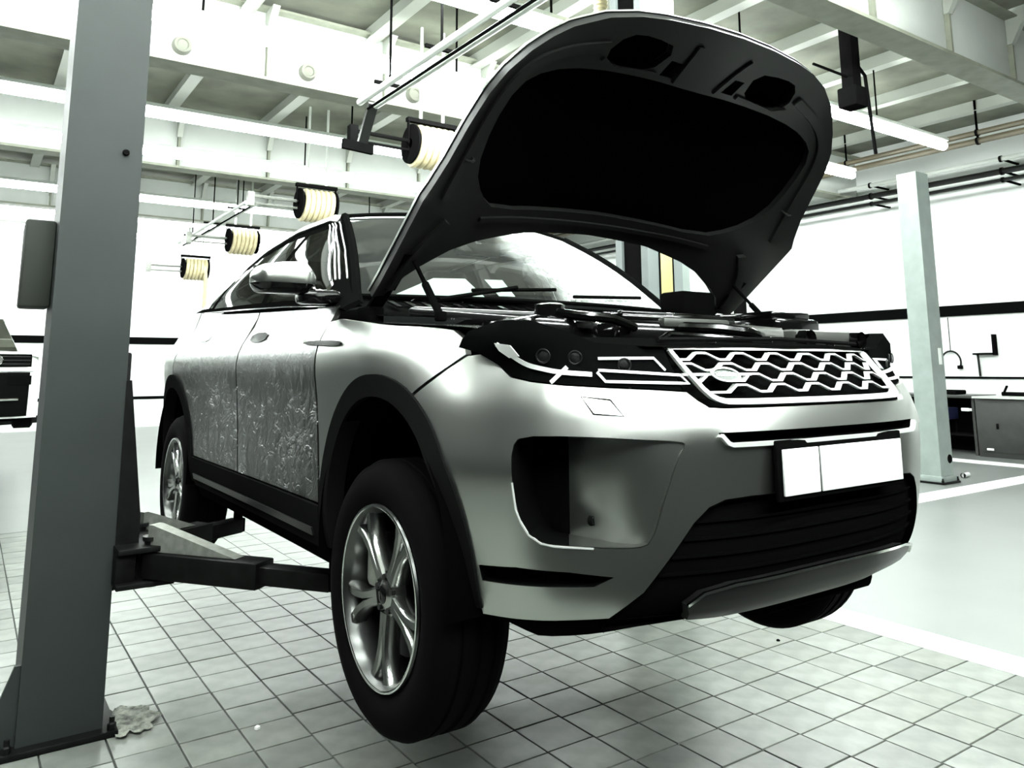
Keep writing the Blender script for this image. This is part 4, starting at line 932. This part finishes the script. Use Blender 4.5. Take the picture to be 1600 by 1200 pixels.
# ================================================================== workbench side
bx = 11.15
t = thing('workbench', (11.5, 4.0, 0), 'dark workbench with open bay, standing against the right wall', 'workbench')
rebase(MB().box((11.48, 4.95, .90), (.78, 1.78, .045), 0, .006).build('worktop', mat('worktop_dark', (.03, .032, .03), .4)), t)
for y in (4.10, 5.80): rebase(MB().box((11.5, y, .44), (.70, .04, .88)).build('side_panel', BENCH, smooth=0), t)
rebase(MB().box((11.82, 4.95, .44), (.03, 1.7, .86)).build('back_panel', BLK, smooth=0), t)
rebase(MB().box((11.5, 4.95, .30), (.66, 1.66, .03)).build('shelf', BLK, smooth=0), t)
t = thing('tool_cabinet', (11.3, 3.6, 0), 'dark grey steel cabinet at the right picture edge', 'cabinet')
rebase(MB().box((11.42, 3.60, .44), (.70, .86, .88), 0, .008).build('body', BENCH), t)
d_ = rebase(MB().box((11.062, 3.60, .45), (.016, .76, .74), 0, .004).build('door', BENCH), t)
o = MB().box((11.045, 3.72, .47), (.02, .03, .08), 0, .004).build('handle', BLK); o.parent = d_
rebase(MB().box((11.05, 3.85, .12), (.02, .10, .03), 0, .004).build('maker_plate', WHITEP), t)
t = thing('tool_cabinet', (11.3, 2.7, 0), 'dark steel cabinet mostly beyond the right picture edge', 'cabinet')
rebase(MB().box((11.42, 2.72, .44), (.70, .86, .88), 0, .008).build('body', BENCH), t)
rebase(MB().box((11.062, 2.72, .45), (.016, .74, .74), 0, .004).build('door', BENCH), t)
tag(MB().box((11.40, 3.16, .897), (.80, 1.76, .03), 0, .006).build('worktop', mat('cabinet_top', (.45, .47, .45), .4)), 'thin pale worktop lying over the dark cabinets', 'worktop')
t = thing('parts_tray', (11.3, 4.75, .315), 'dark blue plastic tray in the open bay of the workbench', 'tray')
q = MB(); q.box((11.35, 4.78, .54), (.40, .50, .03), 0, .005); q.box((11.16, 4.78, .62), (.02, .5, .18)); q.box((11.54, 4.78, .62), (.02, .5, .18)); q.box((11.35, 4.54, .62), (.4, .02, .18)); q.box((11.35, 5.02, .62), (.4, .02, .18)); rebase(q.build('tub', BLUE), t)
q = MB()
for ax in (-1, 1):
    for ay in (-1, 1): q.tube([(11.35+ax*.17, 4.78+ay*.22, .315), (11.35+ax*.17, 4.78+ay*.22, .53)], .015, 6)
rebase(q.build('legs', BLK), t)
tag(MB().box((11.12, 4.20, .70), (.05, .12, .05), 0, .01).bar((11.12, 4.20, .70), (11.15, 4.12, .70), .04, .04).build('cup_holder', WHITEP), 'small white holder clipped to the workbench bay', 'holder')
for nm, y, dx, dy, h, mm, lb in (('laptop_case', 4.62, .36, .46, .07, BLK, 'flat black case lying on the dark workbench'), ('grease_gun', 3.62, .12, .42, .06, BLK, 'black grease gun lying on the pale worktop'), ('oil_can', 3.30, .14, .14, .16, BLUE, 'small dark blue can on the pale worktop')):
    t = thing(nm, (11.42, y, .92), lb, 'tool'); z0 = .913 if y < 4 else .9235
    if nm == 'oil_can':
        rebase(MB().lathe([(0, 0), (0, .07), (.10, .07), (.13, .025), (.16, .02), (.16, 0)], (11.42, y, z0), 'Z', 16).build('can_body', mm), t); rebase(MB().tube([(11.42, y, z0+.15), (11.40, y+.06, z0+.26), (11.39, y+.12, z0+.30)], .008, 6).build('spout', BLK), t)
    elif nm == 'grease_gun':
        rebase(MB().tube([(11.40, y-.22, z0+.035), (11.42, y+.15, z0+.035)], .033, 10).build('barrel', mm), t); rebase(MB().bar((11.36, y+.10, z0+.05), (11.30, y+.02, z0+.16), .03, .02).build('lever', mm), t)
    else:
        rebase(MB().box((11.42, y, z0+h/2), (dx, dy, h), 0, .02).build('case_shell', mm), t); rebase(MB().box((11.22, y, z0+h/2), (.03, .14, .03), 0, .01).build('case_handle', mm), t)
t = thing('wall_box', (X1, 3.95, 1.7), 'small pale service box with black edge on the right wall', 'box')
rebase(MB().box((X1-.05, 4.12, 1.74), (.10, .24, .30), 0, .01).build('case', WALLM), t)
rebase(MB().box((X1-.06, 4.00, 1.72), (.13, .03, .34)).build('side_strip', BLK, smooth=0), t)
rebase(MB().box((X1-.06, 4.16, 1.575), (.13, .34, .03)).build('bottom_strip', BLK, smooth=0), t)
rebase(MB().tube([(X1-.05, 4.28, 1.57), (X1-.05, 4.27, 1.21)], .02, 6).build('lead', DARKM), t)
t = thing('wall_hose', (X1, 4.6, 1.5), 'thin dark hose looped on a hook on the right wall', 'hose')
rebase(MB().tube([(X1-.04, 4.72, 2.2), (X1-.04, 4.72, 1.62)], .008, 6).build('feed_line', DARKM), t)
rebase(MB().tube([(X1-.05, 4.72+.16*math.cos(R(a)), 1.45+.18*math.sin(R(a))) for a in range(-30, 215, 15)], .016, 6).build('loop', DARKM), t)
rebase(MB().box((X1-.05, 4.58, 1.36), (.05, .08, .06), 0, .01).build('nozzle', BLK), t)

# ================================================================== dark car lifted in the far bay at the left
FY = 8.0
t = thing('parked_car', (-2.2, 10.2, .66), 'white car with broad black nose, raised in the far bay by the grey column', 'car')
def fc(mb, nm, m, parent=None, smooth=40):
    o = mb.build(nm, m, smooth=smooth)
    if parent is None: rebase(o, t)
    else: o.parent = parent
    return o
cxl = -2.14; hw = .90; Lz = .62
def fcP(u, z, o=0):     # front skin: u across -1..1
    a = abs(u); y = FY+.22*a**4-o+np.interp(z, [.25, .5, .8, 1.0], [.06, 0, .02, .10])
    return (cxl+u*hw, y, Lz+z)
b_ = MB(); b_.grid(21, 9, lambda i, j: fcP(2*i-1, .24+.72*j)); fcb = fc(b_, 'front_bumper', WCAR)
b_ = MB(); b_.grid(13, 11, lambda i, j: (cxl+(2*i-1)*(hw-.02), FY+.16+1.8*j, Lz+.96+.02*j-.06*(2*i-1)**4+.03*(1-(2*i-1)**2))); fc(b_, 'hood', WCAR)
for s in (-1, 1):
    b_ = MB(); b_.grid(21, 6, lambda i, j: (cxl+s*(hw-.03*j*j), FY+.22+3.9*i, Lz+.28+.68*j)); fc(b_, 'side_body', WCAR)
    b_ = MB(); b_.grid(8, 4, lambda i, j: (cxl+s*(hw-.10-.25*j), FY+1.95+.55*j+(1.9-.7*j)*i, Lz+.93+.50*j)); fc(b_, 'side_glass', TINTF)
    for yy in (.85, 3.4):
        b_ = MB(); b_.lathe([(-.10, .20), (-.10, .30), (-.08, .33), (.08, .33), (.10, .30), (.10, .20)], (cxl+s*.80, FY+yy, Lz+.42), 'X', 28); w_ = fc(b_, 'wheel', RUB)
        b_ = MB(); b_.lathe([(-.085*1, 0), (-.085, .20)], (cxl+s*.80, FY+yy, Lz+.42), 'X', 20); b_.lathe([(.085*1, 0), (.085, .20)], (cxl+s*.80, FY+yy, Lz+.42), 'X', 20); fc(b_, 'wheel_disc', ALLOY, w_)
b_ = MB(); b_.grid(9, 7, lambda i, j: (cxl+(2*i-1)*(hw-.14-.2*j), FY+1.95+.55*j, Lz+.96+.48*j)); fc(b_, 'windshield', TINTF)
b_ = MB(); b_.grid(9, 7, lambda i, j: (cxl+(2*i-1)*(hw-.28), FY+2.5+1.2*j, Lz+1.44+.03*math.sin(math.pi*j))); fc(b_, 'roof', WCAR)
b_ = MB(); b_.box((cxl, FY+2.2, Lz+.25), (1.6, 3.8, .10), 0, .03); fc(b_, 'underbody', SATB)
b_ = MB(); b_.grid(11, 3, lambda i, j: fcP(.90*(2*i-1), .795+.14*j, .03)); g_ = fc(b_, 'grille', SATB)
for z in (.825, .865, .905): fc(MB().tube([fcP(.88*(k/6-1), z, .035) for k in range(13)], .007, 6), 'grille_bar', DARKM, g_)
fc(MB().lathe([(-.012, 0), (-.012, .05), (0, .055)], (cxl+.48, FY-.03, Lz+.865), 'Y', 16), 'badge', ALLOY, g_)
for s in (-1, 1): fc(MB().grid(6, 4, lambda i, j: fcP(s*(.66+.25*i), .60+.10*j, .035)), 'headlight', LENS)
fc(MB().tube([fcP(-.95+1.9*k/20, .765, .02) for k in range(21)], .022, 6), 'bumper_strip', WHITEP)
fc(MB().tube([fcP(-.78+1.56*k/20, .445, .045) for k in range(21)], .012, 6), 'lower_strip', CHROME)
fc(MB().grid(15, 3, lambda i, j: fcP(.89*(2*i-1), .26+.475*j, .03)), 'lower_grille', SATB)
lc = lift_post(-.86, 10.2, -1, .28, .28, 3.6, 'dim lift column of the far bay, hidden behind the grey column', POST)
lpart(MB().bar((-1.0, 10.2, Lz+.12), (-1.72, 9.7, Lz+.12), .10, .09, (0, 0, 1), .005), 'arm', STEEL, lc)
lpart(MB().lathe([(-.02, .05), (.09, .05), (.09, 0)], (-1.72, 9.7, Lz+.12), 'Z', 14), 'lift_pad', RUB, lc)
lpart(MB().box((-1.02, 10.2, Lz+.3), (.10, .2, .7), 0, .01), 'carriage', STEEL, lc)
t = thing('support_post', (5.59, 4.0, 0), 'slim black post seen between the hood corner and its right strut', 'post')
rebase(MB().box((5.59, 4.0, 1.5), (.11, .11, 3.0), 0, .006).build('shaft', BLK), t)
rebase(MB().box((5.59, 4.0, .01), (.24, .24, .02), 0, .003).build('foot', BLK), t)
